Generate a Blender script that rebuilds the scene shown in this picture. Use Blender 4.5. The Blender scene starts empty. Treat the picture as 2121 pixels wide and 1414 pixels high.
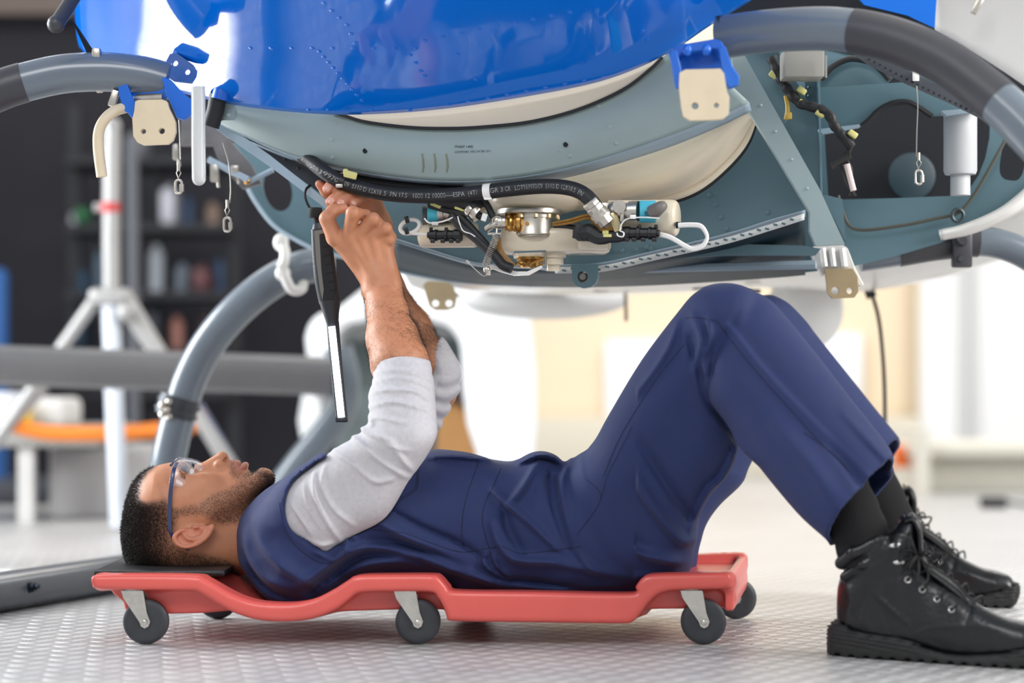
import bpy, math, random
import numpy as np
from mathutils import Vector, Matrix
from mathutils.bvhtree import BVHTree
SC = bpy.context.scene
COL = SC.collection
random.seed(7); RNG = np.random.default_rng(7)
pi = math.pi

# ------------------------------------------------------------------ camera
D0, HC, F, CX, HY = 3.5, 0.425, 4550.0, 1060.5, 785.0   # distance to plane y=0, height, focal (px), centre x, horizon row
cam = bpy.data.objects.new('camera', bpy.data.cameras.new('camera')); COL.objects.link(cam)
cam.location = (0, -D0, HC); cam.rotation_euler = (pi/2, 0, 0)
cam.data.sensor_width = 36; cam.data.lens = F/2121*36
cam.data.shift_y = (HY-707)/2121
cam.data.clip_start = .05; cam.data.clip_end = 100
cam.data.dof.use_dof = True; cam.data.dof.focus_distance = 3.66; cam.data.dof.aperture_fstop = 1.75
SC.camera = cam
SC.view_settings.view_transform = 'Standard'; SC.view_settings.look = 'None'
SC.view_settings.gamma = 1; SC.view_settings.use_curve_mapping = False
SC.view_settings.exposure = 0.25
SC.cycles.use_denoising = True
SC.cycles.max_bounces = 8; SC.cycles.glossy_bounces = 4; SC.cycles.transparent_max_bounces = 8
SC.cycles.sample_clamp_indirect = 8

# ------------------------------------------------------------------ world and lights
W = bpy.data.worlds.new('world'); SC.world = W; W.use_nodes = True
W.node_tree.nodes['Background'].inputs[0].default_value = (.93, .965, 1, 1)
W.node_tree.nodes['Background'].inputs[1].default_value = 0.55
def area(name, loc, target, sx, sy, power, color=(1, 1, 1)):
    l = bpy.data.lights.new(name, 'AREA'); l.shape = 'RECTANGLE'; l.size = sx; l.size_y = sy; l.energy = power; l.color = color
    o = bpy.data.objects.new(name, l); COL.objects.link(o); o.location = loc
    o.rotation_euler = (Vector(target)-Vector(loc)).to_track_quat('-Z', 'Y').to_euler()
    return o
area('window_light_left', (-3.4, 1.2, 1.6), (-.1, .2, .45), 1.8, 2.0, 170, (.95, .98, 1))
area('window_light_right', (3.4, -1.2, 2.1), (.35, .2, .35), 1.8, 1.8, 150, (1, .98, .95))
area('ceiling_light_back', (1.2, 5.0, 3.6), (1.0, 4.2, 0), 5, 2, 110, (1, .98, .95))
area('ceiling_light_front', (-1.0, -3.6, 3.2), (0, .2, .3), 2.4, 1.2, 60, (1, 1, 1))

area('rack_fill_light', (-2.4, 3.6, 3.5), (-1.7, 5.0, .9), 1.6, .6, 40, (1, .98, .95))  # added fill to brighten the rack items, no lamp seen there
def spot(name, loc, target, power, cone, blend):
    l = bpy.data.lights.new(name, 'SPOT'); l.energy = power; l.spot_size = math.radians(cone); l.spot_blend = blend; l.shadow_soft_size = .05
    o = bpy.data.objects.new(name, l); COL.objects.link(o); o.location = loc; o.rotation_euler = (Vector(target)-Vector(loc)).to_track_quat('-Z', 'Y').to_euler()
spot('floor_pool_spot', (-3.4, 2.6, 3.2), (-1.62, 1.2, 0), 4600, 14, .2)   # added unseen spot: its floor pool gives the blue skin a white reflection
# ------------------------------------------------------------------ pixel helpers
def P(px, py, y=0.0):
    d = D0+y
    return Vector(((px-CX)/F*d, y, HC+(HY-py)/F*d))
def YT(px, t):            # depth of the aircraft's transverse frame plane t at this column
    k = (px-CX)/F
    return (t-.29*k*D0)/(1+.29*k)
def H(px, py, t):
    return P(px, py, YT(px, t))
def G(px, py):            # point on the floor seen at this pixel
    d = HC*F/(py-HY); return Vector(((px-CX)/F*d, d-D0, 0))
def lin(c):
    c = c/255.0
    return c/12.92 if c <= .04045 else ((c+.055)/1.055)**2.4

# ------------------------------------------------------------------ materials
MATS = {}
def mat(name, rgb, rough=.5, metal=0, noise=0, nscale=8, bump=0, bscale=60, coat=0, spec=.5, emit=0, trans=0, alpha=1, attr=None, sss=0, sheen=0, bstretch=None, blend=None):
    if name in MATS: return MATS[name]
    m = bpy.data.materials.new(name); m.use_nodes = True; MATS[name] = m
    nt = m.node_tree; b = nt.nodes['Principled BSDF']
    col = (lin(rgb[0]), lin(rgb[1]), lin(rgb[2]), 1)
    b.inputs['Base Color'].default_value = col
    b.inputs['Roughness'].default_value = rough; b.inputs['Metallic'].default_value = metal
    b.inputs['Coat Weight'].default_value = coat; b.inputs['Coat Roughness'].default_value = .03
    b.inputs['Specular IOR Level'].default_value = spec
    b.inputs['Transmission Weight'].default_value = trans; b.inputs['Alpha'].default_value = alpha
    if sss: b.inputs['Subsurface Weight'].default_value = sss; b.inputs['Subsurface Radius'].default_value = (.012, .004, .002); b.inputs['Subsurface Scale'].default_value = 1
    if sheen: b.inputs['Sheen Weight'].default_value = sheen; b.inputs['Sheen Roughness'].default_value = .5
    if emit:
        b.inputs['Emission Color'].default_value = col; b.inputs['Emission Strength'].default_value = emit
    tc = nt.nodes.new('ShaderNodeTexCoord'); src = tc.outputs['Object']
    csrc = None
    if attr:
        a = nt.nodes.new('ShaderNodeAttribute'); a.attribute_name = attr; csrc = a.outputs['Color']
        nt.links.new(csrc, b.inputs['Base Color'])
    if noise:
        n = nt.nodes.new('ShaderNodeTexNoise'); n.inputs['Scale'].default_value = nscale; n.inputs['Detail'].default_value = 6
        nt.links.new(src, n.inputs['Vector'])
        mr = nt.nodes.new('ShaderNodeMapRange'); mr.inputs[1].default_value = .25; mr.inputs[2].default_value = .75
        mr.inputs[3].default_value = 1-noise; mr.inputs[4].default_value = 1+noise
        nt.links.new(n.outputs['Fac'], mr.inputs[0])
        mx = nt.nodes.new('ShaderNodeVectorMath'); mx.operation = 'SCALE'
        mx.inputs[0].default_value = col[:3]
        if csrc: nt.links.new(csrc, mx.inputs[0])
        nt.links.new(mr.outputs[0], mx.inputs['Scale']); nt.links.new(mx.outputs[0], b.inputs['Base Color'])
        if rough > .1 and not coat:
            m2 = nt.nodes.new('ShaderNodeMapRange'); m2.inputs[3].default_value = max(0, rough-.08); m2.inputs[4].default_value = min(1, rough+.08)
            nt.links.new(n.outputs['Fac'], m2.inputs[0]); nt.links.new(m2.outputs[0], b.inputs['Roughness'])
    if bump:
        v = src
        if bstretch:
            mp = nt.nodes.new('ShaderNodeMapping'); mp.inputs['Scale'].default_value = bstretch; nt.links.new(src, mp.inputs[0]); v = mp.outputs[0]
        n = nt.nodes.new('ShaderNodeTexNoise'); n.inputs['Scale'].default_value = bscale; n.inputs['Detail'].default_value = 3
        nt.links.new(v, n.inputs['Vector'])
        bp = nt.nodes.new('ShaderNodeBump'); bp.inputs['Strength'].default_value = 1; bp.inputs['Distance'].default_value = bump
        nt.links.new(n.outputs['Fac'], bp.inputs['Height']); nt.links.new(bp.outputs[0], b.inputs['Normal'])
    return m

# ------------------------------------------------------------------ object helpers
def tag(o, label=None, cat=None, group=None, kind=None):
    if label: o['label'] = label
    if cat: o['category'] = cat
    if group: o['group'] = group
    if kind: o['kind'] = kind
    return o
def empty(name, loc, label=None, cat=None, group=None):
    o = bpy.data.objects.new(name, None); COL.objects.link(o); o.location = loc; o.empty_display_size = .05
    return tag(o, label, cat, group)
def link(name, me, m, parent=None, smooth=True):
    o = bpy.data.objects.new(name, me); COL.objects.link(o)
    if m is not None:
        for q in (m if isinstance(m, (list, tuple)) else [m]): me.materials.append(q)
    if smooth:
        me.polygons.foreach_set('use_smooth', [True]*len(me.polygons))
    if parent is not None:
        o.parent = parent
        pl = Vector((0, 0, 0)); q = parent
        while q is not None: pl += q.location; q = q.parent
        if len(me.vertices):
            o.location = -pl
    return o
class MB:
    """collects world-space pieces into one mesh"""
    def __init__(s): s.v = []; s.f = []; s.mi = []
    def add(s, v, f, mi=0):
        n = len(s.v); s.v += [tuple(q) for q in v]; s.f += [tuple(i+n for i in q) for q in f]; s.mi += [mi]*len(f); return s
    def box(s, c, size, rot=None, mi=0, bev=0):
        c = Vector(c); hx, hy, hz = size[0]/2, size[1]/2, size[2]/2
        R = rot if rot is not None else Matrix.Identity(3)
        if bev <= 0:
            v = [c+R@Vector((x*hx, y*hy, z*hz)) for x in (-1, 1) for y in (-1, 1) for z in (-1, 1)]
            return s.add(v, [(0, 1, 3, 2), (4, 6, 7, 5), (0, 4, 5, 1), (2, 3, 7, 6), (0, 2, 6, 4), (1, 5, 7, 3)], mi)
        b = min(bev, hx*.95, hy*.95, hz*.95)
        import bmesh
        bm = bmesh.new(); bmesh.ops.create_cube(bm, size=1)
        for q in bm.verts: q.co = Vector((q.co.x*2*hx, q.co.y*2*hy, q.co.z*2*hz))
        bmesh.ops.bevel(bm, geom=bm.edges[:]+bm.verts[:], offset=b, segments=2, profile=.5, affect='EDGES')
        bm.verts.index_update()
        v = [c+R@q.co for q in bm.verts]; f = [tuple(x.index for x in q.verts) for q in bm.faces]; bm.free()
        return s.add(v, f, mi)
    def tube(s, pts, r, n=12, mi=0, cap=True, closed=False):
        pts = [Vector(p) for p in pts]; N = len(pts)
        rr = r if isinstance(r, (list, tuple)) else [r]*N
        T = []
        for i in range(N):
            if closed: t = pts[(i+1) % N]-pts[i-1]
            else: t = pts[min(i+1, N-1)]-pts[max(i-1, 0)]
            T.append(t.normalized() if t.length > 1e-9 else Vector((0, 0, 1)))
        up = Vector((0, 0, 1)) if abs(T[0].z) < .9 else Vector((0, 1, 0))
        nv = T[0].cross(up).normalized(); v = []; f = []
        for i in range(N):
            nv = (nv-T[i]*nv.dot(T[i])).normalized(); bv = T[i].cross(nv)
            for k in range(n):
                a = 2*pi*k/n; v.append(pts[i]+nv*(math.cos(a)*rr[i])+bv*(math.sin(a)*rr[i]))
        for i in range(N if closed else N-1):
            j = (i+1) % N
            for k in range(n):
                f.append((i*n+k, i*n+(k+1) % n, j*n+(k+1) % n, j*n+k))
        if cap and not closed:
            f.append(tuple(range(n))[::-1]); f.append(tuple((N-1)*n+k for k in range(n)))
        return s.add(v, f, mi)
    def lathe(s, c, axis, prof, n=24, mi=0, caps=True):
        """prof: list of (t along axis, radius)"""
        c = Vector(c); a = Vector(axis).normalized()
        up = Vector((0, 0, 1)) if abs(a.z) < .9 else Vector((1, 0, 0))
        u = a.cross(up).normalized(); w = a.cross(u); v = []; f = []
        for (t, r) in prof:
            for k in range(n):
                q = 2*pi*k/n; v.append(c+a*t+u*(math.cos(q)*r)+w*(math.sin(q)*r))
        for i in range(len(prof)-1):
            for k in range(n): f.append((i*n+k, (i+1)*n+k, (i+1)*n+(k+1) % n, i*n+(k+1) % n))
        if caps:
            f.append(tuple(range(n))); f.append(tuple((len(prof)-1)*n+k for k in range(n))[::-1])
        return s.add(v, f, mi)
    def sphere(s, c, r, n=12, mi=0, sc=(1, 1, 1), rot=None):
        c = Vector(c); v = []; f = []; R = rot if rot is not None else Matrix.Identity(3)
        m = n//2
        for i in range(m+1):
            th = pi*i/m
            for k in range(n):
                ph = 2*pi*k/n
                v.append(c+R@Vector((r*sc[0]*math.sin(th)*math.cos(ph), r*sc[1]*math.sin(th)*math.sin(ph), r*sc[2]*math.cos(th))))
        for i in range(m):
            for k in range(n): f.append((i*n+k, (i+1)*n+k, (i+1)*n+(k+1) % n, i*n+(k+1) % n))
        return s.add(v, f, mi)
    def plate(s, front, off, mi=0, holes=()):
        """thick plate: outline of 3-D points, extruded by vector off; optional holes (lists of 3-D points)"""
        import bmesh
        off = Vector(off)
        if not holes:
            n = len(front); v = [Vector(p) for p in front]+[Vector(p)+off for p in front]
            f = [tuple(range(n)), tuple(range(2*n-1, n-1, -1))]+[(i, n+i, n+(i+1) % n, (i+1) % n) for i in range(n)]
            return s.add(v, f, mi)
        loops = [list(map(Vector, front))]+[list(map(Vector, h)) for h in holes]
        bm = bmesh.new(); es = []
        for L in loops:
            vs = [bm.verts.new(p) for p in L]
            for i in range(len(vs)): es.append(bm.edges.new((vs[i], vs[(i+1) % len(vs)])))
        bmesh.ops.triangle_fill(bm, use_beauty=True, edges=es)
        bm.verts.index_update()
        v = [q.co.copy() for q in bm.verts]; f = [tuple(x.index for x in q.verts) for q in bm.faces]; bm.free()
        n = len(v)
        s.add(v, f, mi); s.add([q+off for q in v], [q[::-1] for q in f], mi)
        for L in loops:
            k = len(L); s.add(L+[p+off for p in L], [(i, k+i, k+(i+1) % k, (i+1) % k) for i in range(k)], mi)
        return s
    def build(s, name, m, parent=None, smooth=True, edge=35):
        me = bpy.data.meshes.new(name); me.from_pydata(s.v, [], s.f)
        ms = m if isinstance(m, (list, tuple)) else [m]
        me.validate(); me.update()
        import bmesh
        bm = bmesh.new(); bm.from_mesh(me); bmesh.ops.recalc_face_normals(bm, faces=bm.faces[:]); bm.to_mesh(me); bm.free()
        o = link(name, me, ms, parent, smooth=False)
        if len(me.polygons) == len(s.mi): me.polygons.foreach_set('material_index', s.mi)
        if smooth:
            me.polygons.foreach_set('use_smooth', [True]*len(me.polygons))
            me.set_sharp_from_angle(angle=math.radians(edge))
        return o
def cr(pts, n=8, closed=False):
    """Catmull-Rom through points"""
    pts = [np.array(p, float) for p in pts]; N = len(pts); out = []
    rng = range(N) if closed else range(N-1)
    for i in rng:
        p1, p2 = pts[i], pts[(i+1) % N]
        p0 = pts[i-1] if (closed or i > 0) else 2*p1-p2
        p3 = pts[(i+2) % N] if (closed or i+2 < N) else 2*p2-p1
        for k in range(n):
            t = k/n
            out.append(.5*((2*p1)+(-p0+p2)*t+(2*p0-5*p1+4*p2-p3)*t*t+(-p0+3*p1-3*p2+p3)*t**3))
    if not closed: out.append(pts[-1])
    return out
def arc2(c, r, a0, a1, n=16):
    return [(c[0]+r*math.cos(math.radians(a0+(a1-a0)*i/n)), c[1]+r*math.sin(math.radians(a0+(a1-a0)*i/n))) for i in range(n+1)]
# ------------------------------------------------------------------ distance-field modelling
def smin(a, b, k): h = np.maximum(k-np.abs(a-b), 0)/k; return np.minimum(a, b)-h*h*k*.25
def smax(a, b, k): return -smin(-a, -b, k)
def sstep(e0, e1, x): t = np.clip((x-e0)/(e1-e0), 0, 1); return t*t*(3-2*t)
def cap(p, a, b, ra, rb=None):
    rb = ra if rb is None else rb
    a = np.array(a, float); b = np.array(b, float); ab = b-a
    pa = p-a; h = np.clip(pa@ab/max(ab@ab, 1e-12), 0, 1)
    return np.linalg.norm(pa-h[:, None]*ab, axis=1)-(ra+(rb-ra)*h)
def chain(p, pts, rs, k=.004):
    d = None
    for i in range(len(pts)-1):
        q = cap(p, pts[i], pts[i+1], rs[i], rs[i+1])
        d = q if d is None else smin(d, q, k)
    return d
def ell(p, c, r, R=None):
    q = p-np.array(c, float)
    if R is not None: q = q@R
    r = np.array(r, float)
    k0 = np.linalg.norm(q/r, axis=1); k1 = np.linalg.norm(q/(r*r), axis=1)
    return k0*(k0-1)/np.maximum(k1, 1e-9)
class Pic:
    """2-D field sampled over world x,z; bilinear lookup"""
    def __init__(s, x0, x1, z0, z1, st=.0025):
        s.x0, s.z0, s.st = x0, z0, st
        s.nx, s.nz = int((x1-x0)/st)+2, int((z1-z0)/st)+2
        gx, gz = np.meshgrid(x0+np.arange(s.nx)*st, z0+np.arange(s.nz)*st, indexing='ij')
        s.gx, s.gz = gx, gz; s.a = np.zeros_like(gx)
    def __call__(s, x, z):
        u = np.clip((x-s.x0)/s.st, 0, s.nx-1.001); v = np.clip((z-s.z0)/s.st, 0, s.nz-1.001)
        i = u.astype(int); j = v.astype(int); fu = u-i; fv = v-j; a = s.a
        r = a[i, j]*(1-fu)*(1-fv)+a[i+1, j]*fu*(1-fv)+a[i, j+1]*(1-fu)*fv+a[i+1, j+1]*fu*fv
        ox = np.maximum(s.x0-x, 0)+np.maximum(x-(s.x0+(s.nx-1)*s.st), 0); oz = np.maximum(s.z0-z, 0)+np.maximum(z-(s.z0+(s.nz-1)*s.st), 0)
        return r, ox+oz
def poly_sd(gx, gz, poly):
    d = np.full(gx.shape, 1e9); inside = np.zeros(gx.shape, bool); n = len(poly)
    for i in range(n):
        x1, z1 = poly[i]; x2, z2 = poly[(i+1) % n]; ex, ez = x2-x1, z2-z1; L = ex*ex+ez*ez
        if L < 1e-14: continue
        t = np.clip(((gx-x1)*ex+(gz-z1)*ez)/L, 0, 1)
        d = np.minimum(d, (gx-x1-t*ex)**2+(gz-z1-t*ez)**2)
        c = (z1 > gz) != (z2 > gz)
        if ez != 0: inside ^= c & (gx < ex*(gz-z1)/ez+x1)
    d = np.sqrt(d); return np.where(inside, -d, d)
def sil(pxs, yc, pad=.06, smooth=5, st=.0025):
    """silhouette picture from photograph outline; yc: depth, number or function of pixel"""
    ps = cr(pxs, smooth, True) if smooth else pxs
    w = [P(q[0], q[1], yc(q[0], q[1]) if callable(yc) else yc) for q in ps]
    xs = [q.x for q in w]; zs = [q.z for q in w]
    pc = Pic(min(xs)-pad, max(xs)+pad, min(zs)-pad, max(zs)+pad, st)
    pc.a = poly_sd(pc.gx, pc.gz, [(q.x, q.z) for q in w]); return pc
def polyex(p, pc, yc, Wd, r):
    """rounded extrusion of silhouette about depth yc with half width Wd"""
    s, o = pc(p[:, 0], p[:, 2]); s = s+o
    a = s+r; b = np.abs(p[:, 1]-yc)-Wd+r
    return np.sqrt(np.maximum(a, 0)**2+np.maximum(b, 0)**2)+np.minimum(np.maximum(a, b), 0)-r
def folds(lst, yc, x0, x1, z0, z1, st=.002):
    """lst: (pixel polyline, width, amplitude[, sharp side width]) -> picture of displacement"""
    pc = Pic(x0, x1, z0, z1, st)
    for it in lst:
        pl, w, A = it[:3]; w2 = it[3] if len(it) > 3 else w
        y = yc(*pl[0]) if callable(yc) else yc
        q = [P(a, b, y) for a, b in cr(pl, 4)]; n = len(q)-1
        best = np.full(pc.gx.shape, 1e9); sg = np.ones(pc.gx.shape); tt = np.zeros(pc.gx.shape)
        for i in range(n):
            ex, ez = q[i+1].x-q[i].x, q[i+1].z-q[i].z; L = ex*ex+ez*ez+1e-12
            dx, dz = pc.gx-q[i].x, pc.gz-q[i].z
            t = np.clip((dx*ex+dz*ez)/L, 0, 1); d = (dx-t*ex)**2+(dz-t*ez)**2
            m = d < best; best = np.where(m, d, best); sg = np.where(m, np.sign(ex*dz-ez*dx), sg); tt = np.where(m, (i+t)/n, tt)
        if len(it) < 4: w, w2 = w*.95, w*.55
        ww = np.where(sg > 0, w, w2); taper = np.clip(np.sin(pi*(0.06+.88*tt)), 0, 1)**.6
        pc.a += A*np.exp(-best/(ww*ww))*taper
    return pc
def surf_net(f, lo, hi, h, B=8, slack=1.6):
    lo = np.array(lo, float); hi = np.array(hi, float)
    nb = np.ceil((hi-lo)/(h*B)).astype(int)
    bi = np.stack(np.meshgrid(*[np.arange(n) for n in nb], indexing='ij'), -1).reshape(-1, 3)
    def ev(pts):
        out = np.empty(len(pts))
        for i in range(0, len(pts), 400000): out[i:i+400000] = f(pts[i:i+400000])
        return out
    d = ev(lo+(bi+.5)*B*h)
    bi = bi[np.abs(d) < B*h*.87*slack]
    c = np.arange(B+1); lc = np.stack(np.meshgrid(c, c, c, indexing='ij'), -1).reshape(-1, 3)
    NX, NY, NZ = nb*B+3
    def gid(ijk): return ((ijk[..., 0]+1)*NY+(ijk[..., 1]+1))*NZ+(ijk[..., 2]+1)
    VK = []; VP = []; Q = []
    for s in range(0, len(bi), 1500):
        bb = bi[s:s+1500]; ijk = bb[:, None, :]*B+lc[None]
        val = ev(lo+ijk.reshape(-1, 3)*h).reshape(-1, B+1, B+1, B+1)
        ins = val < 0
        acc = np.zeros(val.shape[:1]+(B, B, B, 3)); cnt = np.zeros(val.shape[:1]+(B, B, B))
        for ax in range(3):
            for o1 in (0, 1):
                for o2 in (0, 1):
                    sl = [slice(0, B)]*3; others = [q for q in range(3) if q != ax]
                    sl[others[0]] = slice(o1, B+o1); sl[others[1]] = slice(o2, B+o2)
                    s0 = list(sl); s1 = list(sl); s0[ax] = slice(0, B); s1[ax] = slice(1, B+1)
                    v0 = val[(slice(None), *s0)]; v1 = val[(slice(None), *s1)]
                    cr_ = (v0 < 0) != (v1 < 0)
                    t = np.where(cr_, v0/np.where(cr_, v0-v1, 1), 0)
                    off = np.zeros(3); off[others[0]] = o1; off[others[1]] = o2
                    for q in range(3):
                        acc[..., q] += np.where(cr_, (t if q == ax else off[q]), 0)
                    cnt += cr_
            # faces around edges of direction ax
            sl0 = [slice(0, B)]*3; sl1 = [slice(0, B)]*3; sl1[ax] = slice(1, B+1)
            a = ins[(slice(None), *sl0)]; b = ins[(slice(None), *sl1)]
            w = np.argwhere(a != b)
            if len(w):
                flip = a[tuple(w.T)]
                base = bb[w[:, 0]]*B+w[:, 1:]
                e1 = np.zeros(3, int); e2 = np.zeros(3, int); e1[(ax+1) % 3] = 1; e2[(ax+2) % 3] = 1
                q4 = np.stack([gid(base-e1-e2), gid(base-e2), gid(base), gid(base-e1)], 1)
                q4[~flip] = q4[~flip][:, ::-1]; Q.append(q4)
        w = np.argwhere(cnt > 0)
        if len(w):
            ix = tuple(w.T); cell = bb[w[:, 0]]*B+w[:, 1:]
            VK.append(gid(cell)); VP.append(lo+(cell+acc[ix]/cnt[ix][:, None])*h)
    VK = np.concatenate(VK); VP = np.concatenate(VP); Q = np.concatenate(Q)
    o = np.argsort(VK); VK = VK[o]; VP = VP[o]
    ix = np.clip(np.searchsorted(VK, Q), 0, len(VK)-1); ok = (VK[ix] == Q).all(1)
    return VP, ix[ok]
def sdf_mesh(name, f, lo, hi, h, m, parent=None, colf=None, relax=1, slack=1.6):
    V, Qd = surf_net(f, lo, hi, h, slack=slack)
    for _ in range(relax):          # light smoothing of cell noise
        s = np.zeros_like(V); c = np.zeros(len(V))
        for k in range(4):
            a, b = Qd[:, k], Qd[:, (k+1) % 4]
            np.add.at(s, a, V[b]); np.add.at(c, a, 1)
        V = V*.5+.5*s/np.maximum(c, 1)[:, None]
    me = bpy.data.meshes.new(name)
    me.vertices.add(len(V)); me.vertices.foreach_set('co', V.ravel())
    me.loops.add(len(Qd)*4); me.loops.foreach_set('vertex_index', Qd.ravel().astype(np.int32))
    me.polygons.add(len(Qd)); me.polygons.foreach_set('loop_start', np.arange(0, len(Qd)*4, 4, dtype=np.int32))
    me.polygons.foreach_set('loop_total', np.full(len(Qd), 4, dtype=np.int32))
    me.update(calc_edges=True); me.validate()
    if colf is not None:
        ca = me.color_attributes.new('tint', 'FLOAT_COLOR', 'POINT')
        c = np.ones((len(V), 4)); c[:, :3] = colf(V); ca.data.foreach_set('color', c.ravel())
    o = link(name, me, m, parent)
    return o, V, Qd
def tris_of(V, Q):
    n = np.cross(V[Q[:, 2]]-V[Q[:, 0]], V[Q[:, 3]]-V[Q[:, 1]]); L = np.linalg.norm(n, axis=1)+1e-12
    return n/L[:, None], L*.5
def strands(name, V, Q, dens, lenf, dirf, rad, m, parent, seed=1, mn=0):
    """short hairs grown on the faces of a mesh; dens(face centres) hairs per m2"""
    rg = np.random.default_rng(seed); C = V[Q].mean(1); N, A = tris_of(V, Q)
    ex = dens(C, N)*A; k = np.floor(ex+rg.random(len(ex))).astype(int)
    idx = np.repeat(np.arange(len(Q)), k)
    if len(idx) == 0: return None
    w = rg.random((len(idx), 4)); w /= w.sum(1)[:, None]
    p = (V[Q[idx]]*w[:, :, None]).sum(1); n = N[idx]
    d = n*dirf[3]+np.array(dirf[:3])+rg.normal(0, dirf[4], p.shape); d /= np.linalg.norm(d, axis=1)[:, None]
    L = lenf*(.6+.8*rg.random(len(p)))[:, None]
    up = np.cross(d, n+1e-3); up /= np.linalg.norm(up, axis=1)[:, None]+1e-9; v2 = np.cross(d, up)
    p0 = p-n*.0004; mid = p0+d*L*.5+n*L*.06; tip = p0+d*L
    ring = [np.cos(a)*up*rad+np.sin(a)*v2*rad for a in (0, 2.094, 4.188)]
    VV = np.stack([p0+ring[0], p0+ring[1], p0+ring[2], mid+ring[0]*.8, mid+ring[1]*.8, mid+ring[2]*.8, tip], 1).reshape(-1, 3)
    b = (np.arange(len(p))*7)[:, None]
    T = np.array([[0, 1, 4], [0, 4, 3], [1, 2, 5], [1, 5, 4], [2, 0, 3], [2, 3, 5], [3, 4, 6], [4, 5, 6], [5, 3, 6]])
    F_ = (b[:, :, None]+T[None]).reshape(-1, 3)
    me = bpy.data.meshes.new(name); me.vertices.add(len(VV)); me.vertices.foreach_set('co', VV.ravel())
    me.loops.add(len(F_)*3); me.loops.foreach_set('vertex_index', F_.ravel().astype(np.int32))
    me.polygons.add(len(F_)); me.polygons.foreach_set('loop_start', np.arange(0, len(F_)*3, 3, dtype=np.int32))
    me.polygons.foreach_set('loop_total', np.full(len(F_), 3, dtype=np.int32)); me.update(calc_edges=True)
    return link(name, me, m, parent)
def in_poly(pts, pxpoly, y):
    poly = [P(a, b, y) for a, b in pxpoly]
    return poly_sd(pts[:, 0], pts[:, 2], [(q.x, q.z) for q in poly])
def bvh_of(V, Q): return BVHTree.FromPolygons([tuple(v) for v in V], [tuple(int(i) for i in q) for q in Q])
def cast(bvh, px, py, y, sidey=-1.2):
    """drop the photographed point onto the surface: straight along +y at its world x,z, correcting for depth"""
    yy = y
    for _ in range(3):
        w = P(px, py, yy); hit = bvh.ray_cast(Vector((w.x, sidey, w.z)), Vector((0, 1, 0)))
        if hit[0] is None: return None
        yy = hit[0].y
    return hit[0], hit[1]
def seam(name, bvh, pts, y, r, m, parent, lift=.0, n=5):
    """thin raised stitch line following photographed points over a garment"""
    out = []
    for q in cr(pts, n):
        c = cast(bvh, q[0], q[1], y)
        if c: out.append(c[0]+c[1]*lift)
    if len(out) > 2:
        b = MB(); b.tube(out, r, 6); return b.build(name, m, parent)
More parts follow.
